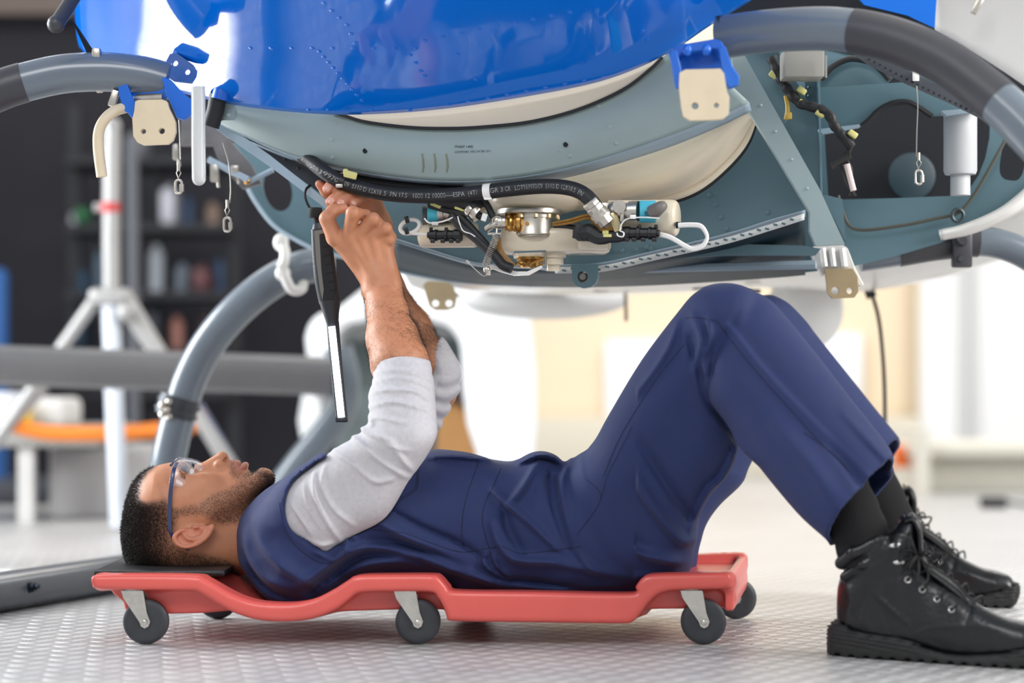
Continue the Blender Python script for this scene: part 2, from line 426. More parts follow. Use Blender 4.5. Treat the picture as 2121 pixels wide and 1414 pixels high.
# ------------------------------------------------------------------ creeper, work light
def build_creeper():
    red = mat('red_plastic', (212, 88, 80), .33, noise=.04, nscale=14, bump=.0003, bscale=180, spec=.5, coat=.15)
    root = empty('mechanic_creeper', P(860, 1338, .21), 'red moulded plastic mechanic creeper on casters under the lying man', 'creeper')
    rail = sil([(186,1196),(200,1191),(300,1190),(402,1192),(420,1198),(445,1212),(480,1231),(520,1245),(565,1250),(610,1249),(650,1240),(690,1220),(718,1202),(738,1192),(800,1190),(892,1190),(908,1196),(926,1216),(942,1224),(1100,1226),(1302,1229),(1314,1216),(1328,1198),(1348,1190),(1420,1188),(1500,1186),(1513,1192),(1516,1206),(1506,1219),(1440,1222),(1390,1224),(1362,1232),(1342,1250),(1322,1276),(1306,1290),(1280,1292),(1100,1290),(936,1287),(924,1278),(916,1258),(904,1238),(888,1227),(800,1226),(742,1229),(720,1243),(692,1264),(650,1281),(600,1288),(540,1286),(490,1273),(450,1253),(410,1228),(390,1224),(300,1223),(200,1220),(188,1212)], 0, st=.0015)
    deck = sil([(215,1226),(300,1205),(400,1205),(440,1236),(500,1262),(560,1270),(640,1264),(700,1240),(740,1214),(890,1212),(935,1246),(1305,1248),(1345,1212),(1505,1208),(1512,1225),(1500,1262),(1330,1268),(1310,1282),(940,1280),(900,1268),(700,1272),(640,1281),(560,1279),(480,1270),(390,1276),(255,1276),(235,1252)], .0, st=.0018)
    def f(p):
        q = p.copy(); q[:, 0] = p[:, 0]-.16*p[:, 1]
        d = polyex(q, rail, .024, .024, .0085)
        d = np.minimum(d, polyex(q, rail, .406, .024, .0085))
        dk = polyex(q, deck, .215, .175, .006)
        # pan: hollow from above so that a floor of 6 mm remains
        s, o = deck(q[:, 0], q[:, 2]-.011); s2 = np.maximum(s+o, np.abs(q[:, 1]-.215)-.205)
        top, o2 = rail(q[:, 0], q[:, 2]+.006)
        up, o3 = deck(q[:, 0], q[:, 2]+.010)
        d = smin(d, dk, .010)
        # end cross bars
        d = smin(d, cap(q, tuple(P(206,1207,.03)), (P(206,1207,0).x, .40, P(0,1207,0).z), .0125), .01)
        d = smin(d, cap(q, tuple(P(1498,1206,.03)), (P(1498,1206,0).x, .40, P(0,1206,0).z-.03), .012), .01)
        cx_ = P(1512, 1230, 0); bx = np.stack([np.abs(q[:, 0]-cx_.x+.002)-.004, np.abs(q[:, 1]-.215)-.195, np.abs(q[:, 2]-cx_.z)-.026], 1)
        d = smin(d, np.linalg.norm(np.maximum(bx, 0), axis=1)+np.minimum(bx.max(1), 0)-.003, .012)
        for hx in (1440, 1465, 1490):
            w = P(hx, 1190, 0); d = np.maximum(d, -np.maximum(np.hypot(q[:, 0]-w.x, q[:, 1]-.41)-.005, w.z-.02-q[:, 2]))
        return d
    sdf_mesh('tray', f, (-.72, -.02, .02), (.47, .45, .15), .0032, red, root)
    b = MB(); c0, c1 = P(206, 1187, .10), P(505, 1187, .10)
    b.box(((c0.x+c1.x)/2-.015, .215, P(0,1188.5,.0).z-.005), (.215, .30, .011), bev=.005); b.build('head_pad', mat('black_vinyl', (22,22,25), .4, bump=.0005, bscale=200), root)
    steel = mat('zinc_steel', (196,192,184), .28, metal=1, noise=.12, nscale=60); tyre = mat('caster_rubber', (47,49,54), .55, noise=.12, nscale=70)
    hubm = mat('caster_hub', (38,39,43), .4)
    def caster(x, y, px_off, ang=0):
        g = empty('caster', (0, 0, 0)); g.parent = root; g.location = Vector((x, y, 0))-root.location
        c = Vector((x, y, .0365)); R = .0362
        b = MB(); prof = [(-.011, .020), (-.0115, .0285), (-.010, R-.003), (-.007, R), (.007, R), (.010, R-.003), (.0115, .0285), (.011, .020)]
        b.lathe(c, (0, 1, 0), prof, 48); w = b.build('wheel', tyre, g)
        b = MB(); b.lathe(c, (0, 1, 0), [(-.0085, .004), (-.0085, .0125), (-.0105, .0135), (-.0105, .0205), (.0105, .0205), (.0105, .0135), (.0085, .0125), (.0085, .004)], 32); b.build('hub', hubm, w)
        # fork: two cheeks narrowing to the axle, bent over a swivel head
        tz = .0865; b = MB()
        for s in (-1, 1):
            yy = y+s*.0135
            out = [(x+px_off-.0165, tz), (x+px_off+.0185, tz), (x+.0075+px_off*.2, .052), (x+.0085, .0375), (x+.006, .0300), (x, .0268), (x-.006, .0300), (x-.0085, .0370), (x-.015+px_off*.9, tz-.012)]
            b.plate([(a, yy, z) for a, z in out], (0, s*.0018, 0))
        b.box((x+px_off, y, tz), (.035, .029, .0025), bev=.001)
        b.build('fork', steel, g)
        b = MB(); b.tube([(x, y-.0175, .0365), (x, y+.0175, .0365)], .0032, 12); b.lathe((x, y-.0175, .0365), (0, -1, 0), [(0, .0045), (.002, .0045), (.003, .003)], 14); b.build('axle_bolt', steel, g)
        b = MB(); b.lathe((x+px_off, y, tz+.001), (0, 0, 1), [(0, .018), (.002, .021), (.004, .021), (.005, .017)], 24); b.box((x+px_off, y, tz+.0065), (.062, .040, .002), bev=.001); b.build('mounting_plate', steel, g)
    for px, po in ((303, -.021), (866, -.0215), (1457, -.021)):
        w = P(px, 1291, .026); caster(w.x, .026, po)
    for px in (452, 985, 1524):
        w = P(px, 1280, .40); caster(w.x, .40, -.02)
    return root

def build_light():
    blk = mat('lamp_black', (36,38,44), .42, bump=.0003, bscale=300); gr = mat('lamp_grey', (120,118,112), .4, metal=.6); rub = mat('lamp_rubber', (20,20,23), .75, bump=.0006, bscale=260)
    y = .2; root = empty('inspection_lamp', P(675, 480, y), 'slim black inspection lamp hanging lit beside the raised hands', 'lamp')
    def L(pts, rs, name, m, par=root, n=20, k=6, sq=.62):
        b = MB(); c = [P(a, q, y) for a, q in pts]; b.tube(cr(c, k), [float(v) for v in np.interp(np.linspace(0, 1, (len(c)-1)*k+1), np.linspace(0, 1, len(c)), rs)], n)
        yv = y; b.v = [(v[0], yv+(v[1]-yv)*sq, v[2]) for v in b.v]
        return b.build(name, m, par)
    L([(664,474),(668,520),(674,575),(683,625)], [.0165,.0185,.0195,.0185], 'handle', blk)
    L([(683,622),(686,648),(689,672)], [.0188,.0135,.0098], 'neck', blk, sq=.8)
    L([(660,462),(664,476)], [.010,.0165], 'end_cap', blk)
    b = MB(); b.plate([P(a, q, y-.0108) for a, q in ((651,480),(662,478),(662,492),(666,560),(671,600),(668,622),(663,600),(655,540))], (0, -.0022, 0)); b.plate([P(a, q, y-.0112) for a, q in ((651,478),(676,474),(678,482),(652,487))], (0, -.002, 0)); b.build('grey_trim', gr, root)
    b = MB(); b.plate([P(a, q, y-.0125) for a, q in ((664,490),(680,488),(694,600),(688,622),(674,622),(668,560))], (0, -.003, 0)); gp = b.build('rubber_grip', rub, root)
    for i in range(6):
        b = MB(); b.tube([P(667+i*3.2, 512+i*18, y-.0158), P(684+i*2.0, 509+i*18, y-.0158)], .0008, 6); b.build('grip_rib', rub, gp)
    # light stick
    b = MB(); pts = [P(a, q, y) for a, q in ((689,665),(697,765),(708,870))]
    b.tube(cr(pts, 6), .0105, 18); b.v = [(v[0], y+(v[1]-y)*.7, v[2]) for v in b.v]; st = b.build('light_stick', blk, root)
    b = MB(); q0, q1 = P(687, 676, y-.0075), P(707, 864, y-.0075); d = (q1-q0).normalized(); sd = Vector((d.z, 0, -d.x))
    v = []; f = []
    for i in range(13):
        c = q0.lerp(q1, i/12)
        for a in range(8):
            t = pi*a/7; v.append(c+sd*(math.cos(t)*.0058)+Vector((0, -math.sin(t)*.0035, 0)))
    for i in range(12):
        for a in range(7): f.append((i*8+a, i*8+a+1, (i+1)*8+a+1, (i+1)*8+a))
    f.append(tuple(range(8))); f.append(tuple(96+a for a in range(8)))
    b.add(v, f); b.build('lit_tube', mat('lamp_glow', (225,242,255), .3, emit=9), root)
    b = MB(); b.box(P(708, 868, y), (.021, .017, .010), bev=.002); b.build('tip', blk, st)
    # swivel hook hung up at the airframe
    b = MB(); b.lathe(P(657, 462, y), (0, 0, 1), [(0, .006), (.010, .006)], 12); b.lathe(P(653, 446, y-.004), (0, 0, 1), [(-.004, .011), (0, .0125), (.012, .0115), (.013, .010)], 20)
    b.tube(cr([P(650,438,y), P(640,428,y), P(632,408,y), P(634,392,y+.02), P(642,384,y+.05)], 6), .0022, 8); b.build('swivel_hook', rub, root)
    return root
# ------------------------------------------------------------------ the person
class Dep:
    """depth running between two photographed points"""
    def __init__(s, a, ya, b, yb):
        s.a, s.b, s.ya, s.yb = np.array(a, float), np.array(b, float), ya, yb
        w0, w1 = P(*a, ya), P(*b, yb); s.w0 = np.array((w0.x, w0.z)); s.w1 = np.array((w1.x, w1.z))
    def __call__(s, px, py):
        d = s.b-s.a; t = ((px-s.a[0])*d[0]+(py-s.a[1])*d[1])/(d@d); return s.ya+(s.yb-s.ya)*min(max(t, -.15), 1.15)
    def w(s, p):
        d = s.w1-s.w0; t = ((p[:, 0]-s.w0[0])*d[0]+(p[:, 2]-s.w0[1])*d[1])/(d@d); return s.ya+(s.yb-s.ya)*np.clip(t, -.15, 1.15)
def Z(ox, oy, s, pts): return [(ox+x/s, oy+y/s) for x, y in pts]
def pch(p, pts, rs, k=.004): return chain(p, [tuple(P(*q)) for q in pts], rs, k)

YH = .22
head_sil = sil([(256,1094),(262,1053),(273,1012),(289,986),(312,970),(332,962),(351,958.6),(366,961),(384,967),(404,971),(430,973),(455,971),(476,962),(490,961),(502,965),(516,965),(526,974),(540,973.5),(556,977.5),(567,988),(569,1000),(560,1015),(552,1030),(560,1060),(620,1080),(640,1160),(560,1190),(492,1188),(445,1191),(414,1191),(385,1189),(330,1189),(291,1188),(277,1176),(264,1152),(258,1125)], YH, st=.0015)
nose_sil = sil([(402,968),(410,960),(422,956),(445,942.5),(457,936.3),(467,939),(472.5,949),(472,958),(468,967),(455,978),(440,980),(420,978)], YH, st=.001)
near_arm = Dep((797, 592), .155, (885, 905), .02)
def pt(px, py, off):            # world point at |y-YH| = off, near side, mirrored frame
    w = P(px, py, YH-off); return (w.x, off, w.z)
EARH = cr([(394,1103,.074),(381,1097,.082),(369,1102,.087),(361,1113,.0895),(367,1126,.090),(384,1132.5,.092),(402,1129,.091),(418,1120,.088),(430,1109,.085),(438,1095,.081),(440,1089,.079)], 3)
EARA = cr([(380,1106,.083),(389,1115,.086),(401,1117,.087),(414,1110,.086),(423,1101,.083),(424,1094,.081)], 3)
EARP = sil([(396,1094),(380,1094),(368,1100),(361,1111),(366,1126),(384,1133),(402,1130),(418,1121),(431,1109),(441,1094),(440,1088),(428,1087),(412,1088)], YH-.083, st=.001)
def head_sdf(p):
    q = p.copy(); q[:, 1] = np.abs(p[:, 1]-YH); ox = P(430, 1000, YH).x; x = q[:, 0]; z = q[:, 2]
    zt = P(0, 1050, YH).z
    W_ = np.interp(x, [P(a, 0, YH).x for a in (256, 330, 400, 450, 520, 569, 640)], [.060, .077, .073, .066, .050, .040, .058])
    W_ = W_-.016*sstep(zt, zt+.085, z)
    s, o = head_sil(x, z); s = s+o
    r = .052
    a = s+r; b = q[:, 1]-W_+r
    d = np.sqrt(np.maximum(a, 0)**2+np.maximum(b, 0)**2)+np.minimum(np.maximum(a, b), 0)-r
    # cheekbone, brow, jaw
    d = smin(d, ell(q, pt(418, 1005, .048), (.024, .014, .020)), .03)
    d = smin(d, cap(q, pt(372, 968, .012), pt(378, 982, .05), .0085, .007), .018)
    d = smin(d, cap(q, pt(425, 1065, .062), pt(535, 995, .030), .011, .012), .025)
    # eye socket
    d = smax(d, -ell(q, pt(397, 962, .036), (.0155, .019, .0165)), .012)
    c = pt(397, 983, .032); lid = np.linalg.norm(q-np.array(c), axis=1)-.0142
    slit = np.maximum(np.abs(x-c[0]-.0022-.35*(q[:, 1]-c[1])*0)-.0030, c[2]+.002-z)
    d = smin(d, np.maximum(lid, -slit), .004)
    d = np.maximum(d, -(np.linalg.norm(q-np.array(c), axis=1)-.0125))
    # nose
    sn, on = nose_sil(x, z); sn = sn+on; rn = .008
    Wn = np.interp(x, [P(a, 0, YH).x for a in (404, 440, 458, 472)], [.0080, .0105, .0122, .0115])
    Wn = Wn+.008*sstep(P(0, 950, YH).z, P(0, 972, YH).z, z)
    a = sn+rn; b = q[:, 1]-Wn+rn
    n = np.sqrt(np.maximum(a, 0)**2+np.maximum(b, 0)**2)+np.minimum(np.maximum(a, b), 0)-rn
    n = smin(n, ell(q, pt(455, 963, .0145), (.0095, .0062, .0085)), .004)
    n = smin(n, ell(q, pt(462, 946, .0), (.008, .011, .008)), .006)
    d = smin(d, n, .010)
    d = smax(d, -cap(q, pt(468, 951, .0075), pt(461, 960, .0125), .0034, .0028), .0015)
    # lips and chin
    d = smin(d, cap(q, pt(482, 964, .0), pt(480, 975, .016), .0075, .006), .012)
    d = smin(d, chain(q, [pt(489, 958.5, 0), pt(489.5, 960, .010), pt(489, 973, .0205)], [.0050, .0046, .0018], .004), .004)
    d = smin(d, chain(q, [pt(508, 963.5, 0), pt(507, 965, .010), pt(491, 975, .0205)], [.0060, .0054, .0018], .004), .004)
    d = smax(d, -cap(q, pt(499, 957.5, 0), pt(489.5, 973.5, .0215), .0011, .0007), .002)
    d = smin(d, ell(q, pt(545, 984, 0), (.017, .018, .012)), .014)
    d = smax(d, -ell(q, pt(524, 968, 0), (.006, .022, .006)), .010)
    # ear
    oy = .081+.5*(P(0, 1100, YH).z-z)*.45
    s2, o2 = EARP(x, z); s2 = s2+o2; a = s2+.003; b = np.abs(q[:, 1]-oy+.001)-.0030+.002
    e = np.sqrt(np.maximum(a, 0)**2+np.maximum(b, 0)**2)+np.minimum(np.maximum(a, b), 0)-.002
    e = smin(e, chain(q, [pt(*u) for u in EARH], [.0030]*8+[.0034]*10+[.0042]*20, .002), .003)
    e = smin(e, chain(q, [pt(*u) for u in EARA], [.0026]*20, .002), .0035)
    e = smin(e, cap(q, pt(402, 1091, .079), pt(408, 1093, .082), .0040), .003)
    e = smin(e, ell(q, pt(437, 1094, .080), (.0055, .0045, .006)), .003)
    e = smax(e, -ell(q, pt(409, 1101, .088), (.0075, .0095, .0065)), .003)
    e = smin(e, ell(q, pt(402, 1104, .067), (.026, .010, .017)), .004)
    return smin(d, e, .004)
def nearhand(p):
    hs = HAND_SIL; yc = .16-.0*p[:, 0]
    d = polyex(p, hs, .160, .0175, .0165)
    d = smin(d, pch(p, [(722,487,.150),(731,441,.125),(757,446,.158),(752,462,.178)], [.0118,.0112,.0095,.0085]), .006)
    d = smin(d, pch(p, [(744,484,.149),(773,454,.132),(791,470,.158),(784,486,.172)], [.0112,.0108,.0092,.0082]), .0035)
    d = smin(d, pch(p, [(774,482,.150),(799,473,.138),(810,492,.160),(800,506,.172)], [.0105,.0100,.0088,.008]), .0035)
    d = smin(d, pch(p, [(797,487,.155),(806,497,.150),(806,512,.165),(797,520,.172)], [.0095,.0088,.008,.007]), .004)
    d = smin(d, pch(p, [(757,560,.165),(712,505,.160),(694,492,.155),(677,453,.150),(690,436,.160),(712,431,.170)], [.019,.0165,.0145,.0125,.0108,.008]), .007)
    for kx, ky, a in ((724,488,.0055),(746,484,.005),(776,482,.005),(797,484,.004)):
        d = smin(d, ell(p, tuple(P(kx, ky, .147)), (.0105,.0075,.0095)), .008)
    # tendons on the back of the hand and wrist bone
    for a, b in (((728,498,.145),(768,570,.142)),((748,496,.1445),(780,570,.141)),((772,496,.1445),(792,570,.142))):
        d = smin(d, cap(p, tuple(P(*a)), tuple(P(*b)), .0035, .003), .010)
    d = smin(d, ell(p, tuple(P(814,588,.146)), (.010,.012,.014)), .012)
    d = smin(d, pch(p, [(789,575,.163),(789,602,.160),(803,642,.135),(817,702,.100),(830,752,.075),(862,890,.028)], [.0225,.0255,.0285,.0365,.0415,.034], .02), .022)
    d = smin(d, pch(p, [(793,640,.140),(800,700,.105),(812,755,.08)], [.020,.026,.030], .02), .02)
    return d
def farhand(p):
    d = pch(p, [(767,425,.262),(778,470,.275),(785,530,.290)], [.0215,.025,.022], .02)
    d = smin(d, pch(p, [(752,405,.250),(772,470,.265)], [.017,.019], .02), .02)
    d = smin(d, pch(p, [(748,396,.252),(712,370,.222),(692,377,.208),(678,391,.203)], [.0105,.0105,.0100,.0085]), .004)
    d = smin(d, pch(p, [(757,402,.250),(724,388,.220),(703,401,.206),(684,418,.199)], [.0108,.0105,.0098,.0086]), .0025)
    d = smin(d, pch(p, [(766,410,.250),(742,394,.222),(722,408,.208),(705,422,.200)], [.0104,.0100,.0092,.0080]), .0025)
    d = smin(d, pch(p, [(772,418,.250),(764,399,.228),(748,410,.214),(733,421,.206)], [.0096,.0092,.0085,.0074]), .0025)
    d = smin(d, pch(p, [(760,440,.262),(700,412,.245),(676,396,.232),(661,381,.222)], [.014,.0125,.0105,.007]), .005)
    d = smin(d, pch(p, [(785,520,.288),(800,590,.300),(850,680,.345),(882,745,.378),(912,812,.38)], [.022,.0255,.0335,.036,.030], .02), .02)
    return d
HAND_SIL = sil([(757,588),(742,558),(724,532),(706,508),(706,492),(716,479),(735,476),(752,474),(775,472),(797,474),(810,486),(813,508),(819,535),(822,562),(821,590),(815,606),(764,606)], .16, st=.0012)
def bcap(p, a, b, ra, rb=None): return cap(p, tuple(P(*a)), tuple(P(*b)), ra, rb)
def trunk_sdf(p):
    d = ell(p, tuple(P(700, 1110, .22)), (.13, .16, .085))
    d = smin(d, ell(p, tuple(P(880, 1080, .22)), (.16, .13, .08)), .08)
    d = smin(d, ell(p, tuple(P(1160, 1120, .23)), (.14, .14, .075)), .08)
    d = smin(d, bcap(p, (470, 1110, .22), (640, 1120, .22), .055, .06), .04)
    d = smin(d, bcap(p, (600, 1080, .08), (860, 890, .03), .040, .032), .03)
    d = smin(d, bcap(p, (600, 1080, .35), (905, 815, .38), .030, .025), .03)
    d = smin(d, bcap(p, (1230, 1100, .15), (1500, 670, .0), .072, .05), .03)
    d = smin(d, bcap(p, (1510, 665, .0), (1775, 1090, -.12), .046, .030), .02)
    d = smin(d, bcap(p, (1250, 1100, .32), (1590, 690, .44), .07, .05), .03)
    d = smin(d, bcap(p, (1600, 685, .44), (1836, 1070, .59), .040, .020), .02)
    return d
XS = {k: P(k, 0, .2).x for k in (470, 560, 640)}
zfl = P(0, 720, .1).z
def body_sdf(p):
    out = np.full(len(p), 9.0)
    hx, zc = P(660, 0, .2).x, P(0, 640, .2).z
    m = p[:, 0] < P(700, 0, .2).x
    lo = p[:, 2] < P(0, 905, .2).z
    mh = m & lo
    out = trunk_sdf(p)
    if mh.any():
        q = p[mh]; hd = head_sdf(q)
        out[mh] = smin(out[mh], np.where(q[:, 0] < P(640, 0, .2).x, hd, hd+2*(q[:, 0]-P(640, 0, .2).x)), .012)
    ma = (p[:, 2] > P(0, 960, .1).z) & (p[:, 0] > P(620, 0, .2).x) & (p[:, 0] < P(980, 0, .3).x)
    if ma.any():
        q = p[ma]; out[ma] = smin(smin(out[ma], nearhand(q), .006), farhand(q)+.0, .001)
    return out
HAIRP = [(240,1110),(250,1050),(262,1010),(280,980),(305,962),(322,966),(303,983),(291,1006),(289,1022),(289,1034),(301,1040),(322,1037),(345,1033),(354,1050),(362,1056),(368,1066),(366,1090),(352,1106),(358,1124),(372,1136),(392,1143),(420,1146),(455,1155),(485,1166),(500,1176),(500,1200),(240,1200)]
BEARDP = [(358,1052),(375,1049),(400,1045),(418,1037),(437,1022),(458,1016),(476,1010),(488,1000),(487,990),(476,981),(473,966),(476,956),(484,955),(487,966),(486,976),(490,980),(498,981),(505,978),(512,976),(518,967),(524,972),(530,968),(550,970),(572,985),(580,1003),(566,1016),(548,1030),(530,1052),(510,1076),(494,1084),(466,1086),(436,1078),(414,1066),(384,1069),(362,1070)]
def in_px(V, poly):
    """distance (m) to an outline drawn on the near side of the head, mirrored to the far side"""
    d = D0+YH-np.abs(V[:, 1]-YH)
    return poly_sd(CX+F*V[:, 0]/d, HY-F*(V[:, 2]-HC)/d, poly)/1230.0
def skin_col(V):
    base = np.array([lin(186), lin(126), lin(92)]); c = np.tile(base, (len(V), 1))
    arm = sstep(P(0, 900, .1).z, P(0, 880, .1).z, V[:, 2])
    c *= 1+.05*arm[:, None]
    rg = np.random.default_rng(3); ph = rg.random(6)*6
    mot = np.sin(V[:, 0]*55+ph[0])*np.sin(V[:, 2]*63+ph[1])*np.sin(V[:, 1]*50+ph[2]); c *= (1+.05*mot)[:, None]
    near = V[:, 0] < P(600, 0, .2).x
    def mix(mask, rgb, k):
        m = (mask*k).reshape(-1, 1); return c*(1-m)+np.array([lin(a) for a in rgb])*m
    lowz = V[:, 2] < P(0, 900, .2).z
    hm = 1-sstep(-.004, .006, in_px(V, HAIRP)); c = mix(hm*near*lowz, (44, 36, 33), .80*(1-.50*sstep(P(290,0,.16).x, P(370,0,.16).x, V[:, 0])))
    bm_ = 1-sstep(-.007, .006, in_px(V, BEARDP)); c = mix(bm_*near*lowz, (84, 60, 46), .34)
    yy = np.abs(V[:, 1]-YH)
    up = 1-sstep(.0, .0022, in_px(V, [(480,953),(492,949),(501,958),(491,978),(487,974),(485,962)]))
    lw = 1-sstep(.0, .0022, in_px(V, [(501,958),(506,954),(518,956),(522,964),(510,972),(492,979)]))
    c = mix(np.maximum(up, lw)*(yy < .027)*near*lowz, (158, 98, 88), .6)
    er = 1-sstep(-.002, .004, in_px(V, [(360,1110),(378,1094),(420,1087),(443,1090),(420,1125),(390,1137),(365,1130)])); c = mix(er*(yy > .074)*near*lowz, (205, 128, 104), .5)
    # fingertips and knuckles a touch pinker
    for q in ((678,388,.2),(684,416,.2),(705,421,.2),(733,420,.205),(712,431,.17),(661,381,.22)):
        w = np.array(P(*q)); dd = np.linalg.norm(V-w, axis=1); c = mix(1-sstep(.006, .018, dd), (214, 140, 116), .5)
    return c
def sl(pts): return [np.array(p) for p in pts]

def nails(parent, m):
    for (a, b, w_) in (((678,391,.203),(692,377,.208),.0062),((684,418,.199),(703,401,.206),.0062),((705,422,.200),(722,408,.208),.0058),((733,421,.206),(748,410,.214),.0050)):
        tip, prev = P(*a), P(*b); ax = (tip-prev).normalized(); nrm = Vector((0, -1, 0.05)); nrm = (nrm-ax*nrm.dot(ax)).normalized(); sd = ax.cross(nrm)
        r = w_/.0062*.0086; v = []; f = []; n = 9; c = tip+ax*.001
        for i in range(n):
            t = -1+2*i/(n-1)
            for j in range(n):
                u = -1+2*j/(n-1); k = math.sqrt(max(0, 1-abs(t)**4)); uu = u*k
                ang = uu*.78
                v.append(c+ax*(t*w_*1.05)+sd*(math.sin(ang)*r)+nrm*(math.cos(ang)*r*(1-.16*max(0, t)**2)+.00035))
        for i in range(n-1):
            for j in range(n-1): f.append((i*n+j, i*n+j+1, (i+1)*n+j+1, (i+1)*n+j))
        b_ = MB(); b_.add(v, f); b_.build('fingernail', m, parent)

# ---- garments
SLEEVE = sil([(772,752),(768,690),(880,680),(888,742),(893,775),(898,820),(903,870),(904,905),(880,950),(846,996),(800,1070),(740,1105),(705,1128),(680,1148),(655,1142),(620,1132),(560,1120),(540,1080),(570,1030),(605,992),(655,958),(700,925),(735,905),(762,880),(764,850),(761,820),(768,790)], Dep((885,905),.005,(620,1080),.085), st=.0018)
SLD = Dep((885,905),.005,(620,1080),.085); SLU = Dep((885,905),.005,(827,745),.07)
FSLEEVE = sil([(874,742),(850,700),(890,670),(916,696),(932,718),(955,762),(953,800),(942,828),(930,850),(924,862),(912,885),(900,905),(870,950),(800,1040),(700,1080),(640,1060),(690,960),(800,880),(868,800)], .385)
SF = folds([(Z(560,340,2.4386,q), *wa) for q, *wa in (
    ([(505,1060),(640,1040),(780,1075),(825,1120)],.004,.0022),([(520,1100),(660,1080),(790,1120),(830,1170)],.0035,.0020),
    ([(500,1160),(600,1140),(740,1150),(825,1210)],.0045,.0030),([(495,1230),(620,1200),(760,1230),(832,1260)],.0045,.0028),
    ([(490,1300),(560,1280),(700,1310)],.004,.0024),([(440,1330),(520,1350),(640,1400)],.004,.0030))]
  +[(Z(220,860,3.314,q), *wa) for q, *wa in (
    ([(1790,0),(1830,60),(1780,70)],.004,.003),([(1730,70),(1800,120),(1900,160)],.004,.004),([(1670,130),(1760,200),(1880,300),(2060,420)],.006,.005),
    ([(1560,250),(1700,330),(1850,450),(1980,430)],.006,.004),([(1420,400),(1430,540),(1500,700),(1590,860)],.006,.006),
    ([(1500,340),(1480,480),(1560,640),(1700,760)],.005,.0035),([(1260,600),(1340,720),(1420,850)],.006,.004),([(1380,860),(1470,900),(1560,880)],.005,.004),
    ([(1960,180),(2040,300),(2100,370)],.006,.004),([(1850,100),(1960,200),(2080,240)],.005,.003),([(1350,470),(1380,620),(1470,780)],.004,.003))], .02, -.45, -.05, .03, .5)
def cuffcut(p, a, b, ya, yb, sgn=1):
    w0, w1 = P(*a, ya), P(*b, yb); d = np.array((w1.x-w0.x, w1.z-w0.z)); n = np.array((d[1], -d[0]))/np.linalg.norm(d)*sgn
    return (p[:, 0]-w0.x)*n[0]+(p[:, 2]-w0.z)*n[1]
CS = -1
def sleeve_y(p):
    t = sstep(P(0, 960, 0).z, P(0, 860, 0).z, p[:, 2]); return SLD.w(p)*(1-t)+SLU.w(p)*t
def near_sleeve(p, fold=True):
    d = polyex(p, SLEEVE, sleeve_y(p), .052, .046)
    if fold:
        f, o = SF(p[:, 0], p[:, 2]); ar, ao = ARM_EDGE(p[:, 0], p[:, 2]); d = d-1.7*f*(o < .001)*sstep(-.003, .014, ar+ao)
        d = d-.0006*np.sin(p[:, 2]*420+8*np.sin(p[:, 0]*60))*sstep(P(0, 900, 0).z, P(0, 860, 0).z, p[:, 2])
    w0 = P(830, 745, .07); c = cuffcut(p, (770,757), (888,747), .075, .075, CS)-.010*np.clip(1-((p[:, 0]-w0.x)/.048)**2, 0, 1)
    d = smax(d, c, .004)
    return d
def shirt_sdf(p):
    d = near_sleeve(p)
    e = polyex(p, FSLEEVE, .385, .048, .042)
    e = e-.0022*np.sin(p[:, 2]*230+5*np.sin(p[:, 0]*40))*sstep(P(0, 950, .38).z, P(0, 860, .38).z, p[:, 2])*sstep(P(0, 760, .38).z, P(0, 800, .38).z, p[:, 2])
    e = smax(e, cuffcut(p, (876,746), (914,698), .38, .38, CS), .004)
    d = np.minimum(d, e)
    d = smin(d, cap(p, tuple(P(600,1085,.14)), tuple(P(600,1085,.33)), .045), .02)
    d = np.maximum(d, P(470, 0, .1).x+0*d-p[:, 0])
    return d
TORSO = sil([(497,1112),(499,1085),(512,1055),(540,1025),(565,1005),(600,985),(640,965),(662,943),(700,938),(760,936),(885,935),(905,932),(960,938),(1000,950),(1050,958),(1075,953),(1100,943),(1125,942),(1150,952),(1172,970),(1190,952),(1225,932),(1290,900),(1400,960),(1440,1060),(1435,1130),(1412,1185),(1300,1212),(1300,1229),(1150,1229),(1000,1227),(940,1224),(915,1200),(760,1196),(720,1215),(680,1236),(640,1246),(590,1243),(555,1228),(525,1195),(503,1160)], lambda x, y: .22 if x < 1150 else .22-(x-1150)*.0002, st=.0022)
THD = Dep((1230,1100), .125, (1510,645), .0)
THIGH = sil([(1185,975),(1225,925),(1262,858),(1330,745),(1400,652),(1440,606),(1480,590),(1528,590),(1565,620),(1560,700),(1530,800),(1524,916),(1512,968),(1482,1008),(1458,1040),(1440,1085),(1428,1140),(1408,1192),(1330,1216),(1300,1224),(1200,1228),(1130,1200),(1120,1080)], THD, st=.0022)
SHD = Dep((1510,660), .0, (1775,1050), -.125)
SHANK = sil([(1438,660),(1448,612),(1480,592),(1530,591),(1582,614),(1612,640),(1680,722),(1760,825),(1838,925),(1850,968),(1870,1000),(1740,1150),(1715,1120),(1652,1062),(1560,950),(1500,868),(1458,812),(1440,740)], SHD, st=.0022)
FTD = Dep((1260,1100), .33, (1600,680), .43)
FTHIGH = sil([(1215,985),(1300,860),(1400,730),(1520,640),(1580,612),(1612,618),(1650,650),(1680,700),(1640,800),(1556,955),(1536,1000),(1490,1045),(1462,1085),(1448,1130),(1428,1192),(1330,1216),(1200,1210),(1160,1100)], FTD)
FSD = Dep((1600,680), .43, (1815,1010), .57)
FSHANK = sil([(1540,660),(1575,617),(1612,617),(1650,646),(1720,732),(1800,832),(1862,908),(1880,930),(1790,1040),(1700,960),(1600,840),(1550,760)], FSD)
def C_(q): return Z(640,880,2.3054,q)
def D_(q): return Z(1150,540,2.02,q)
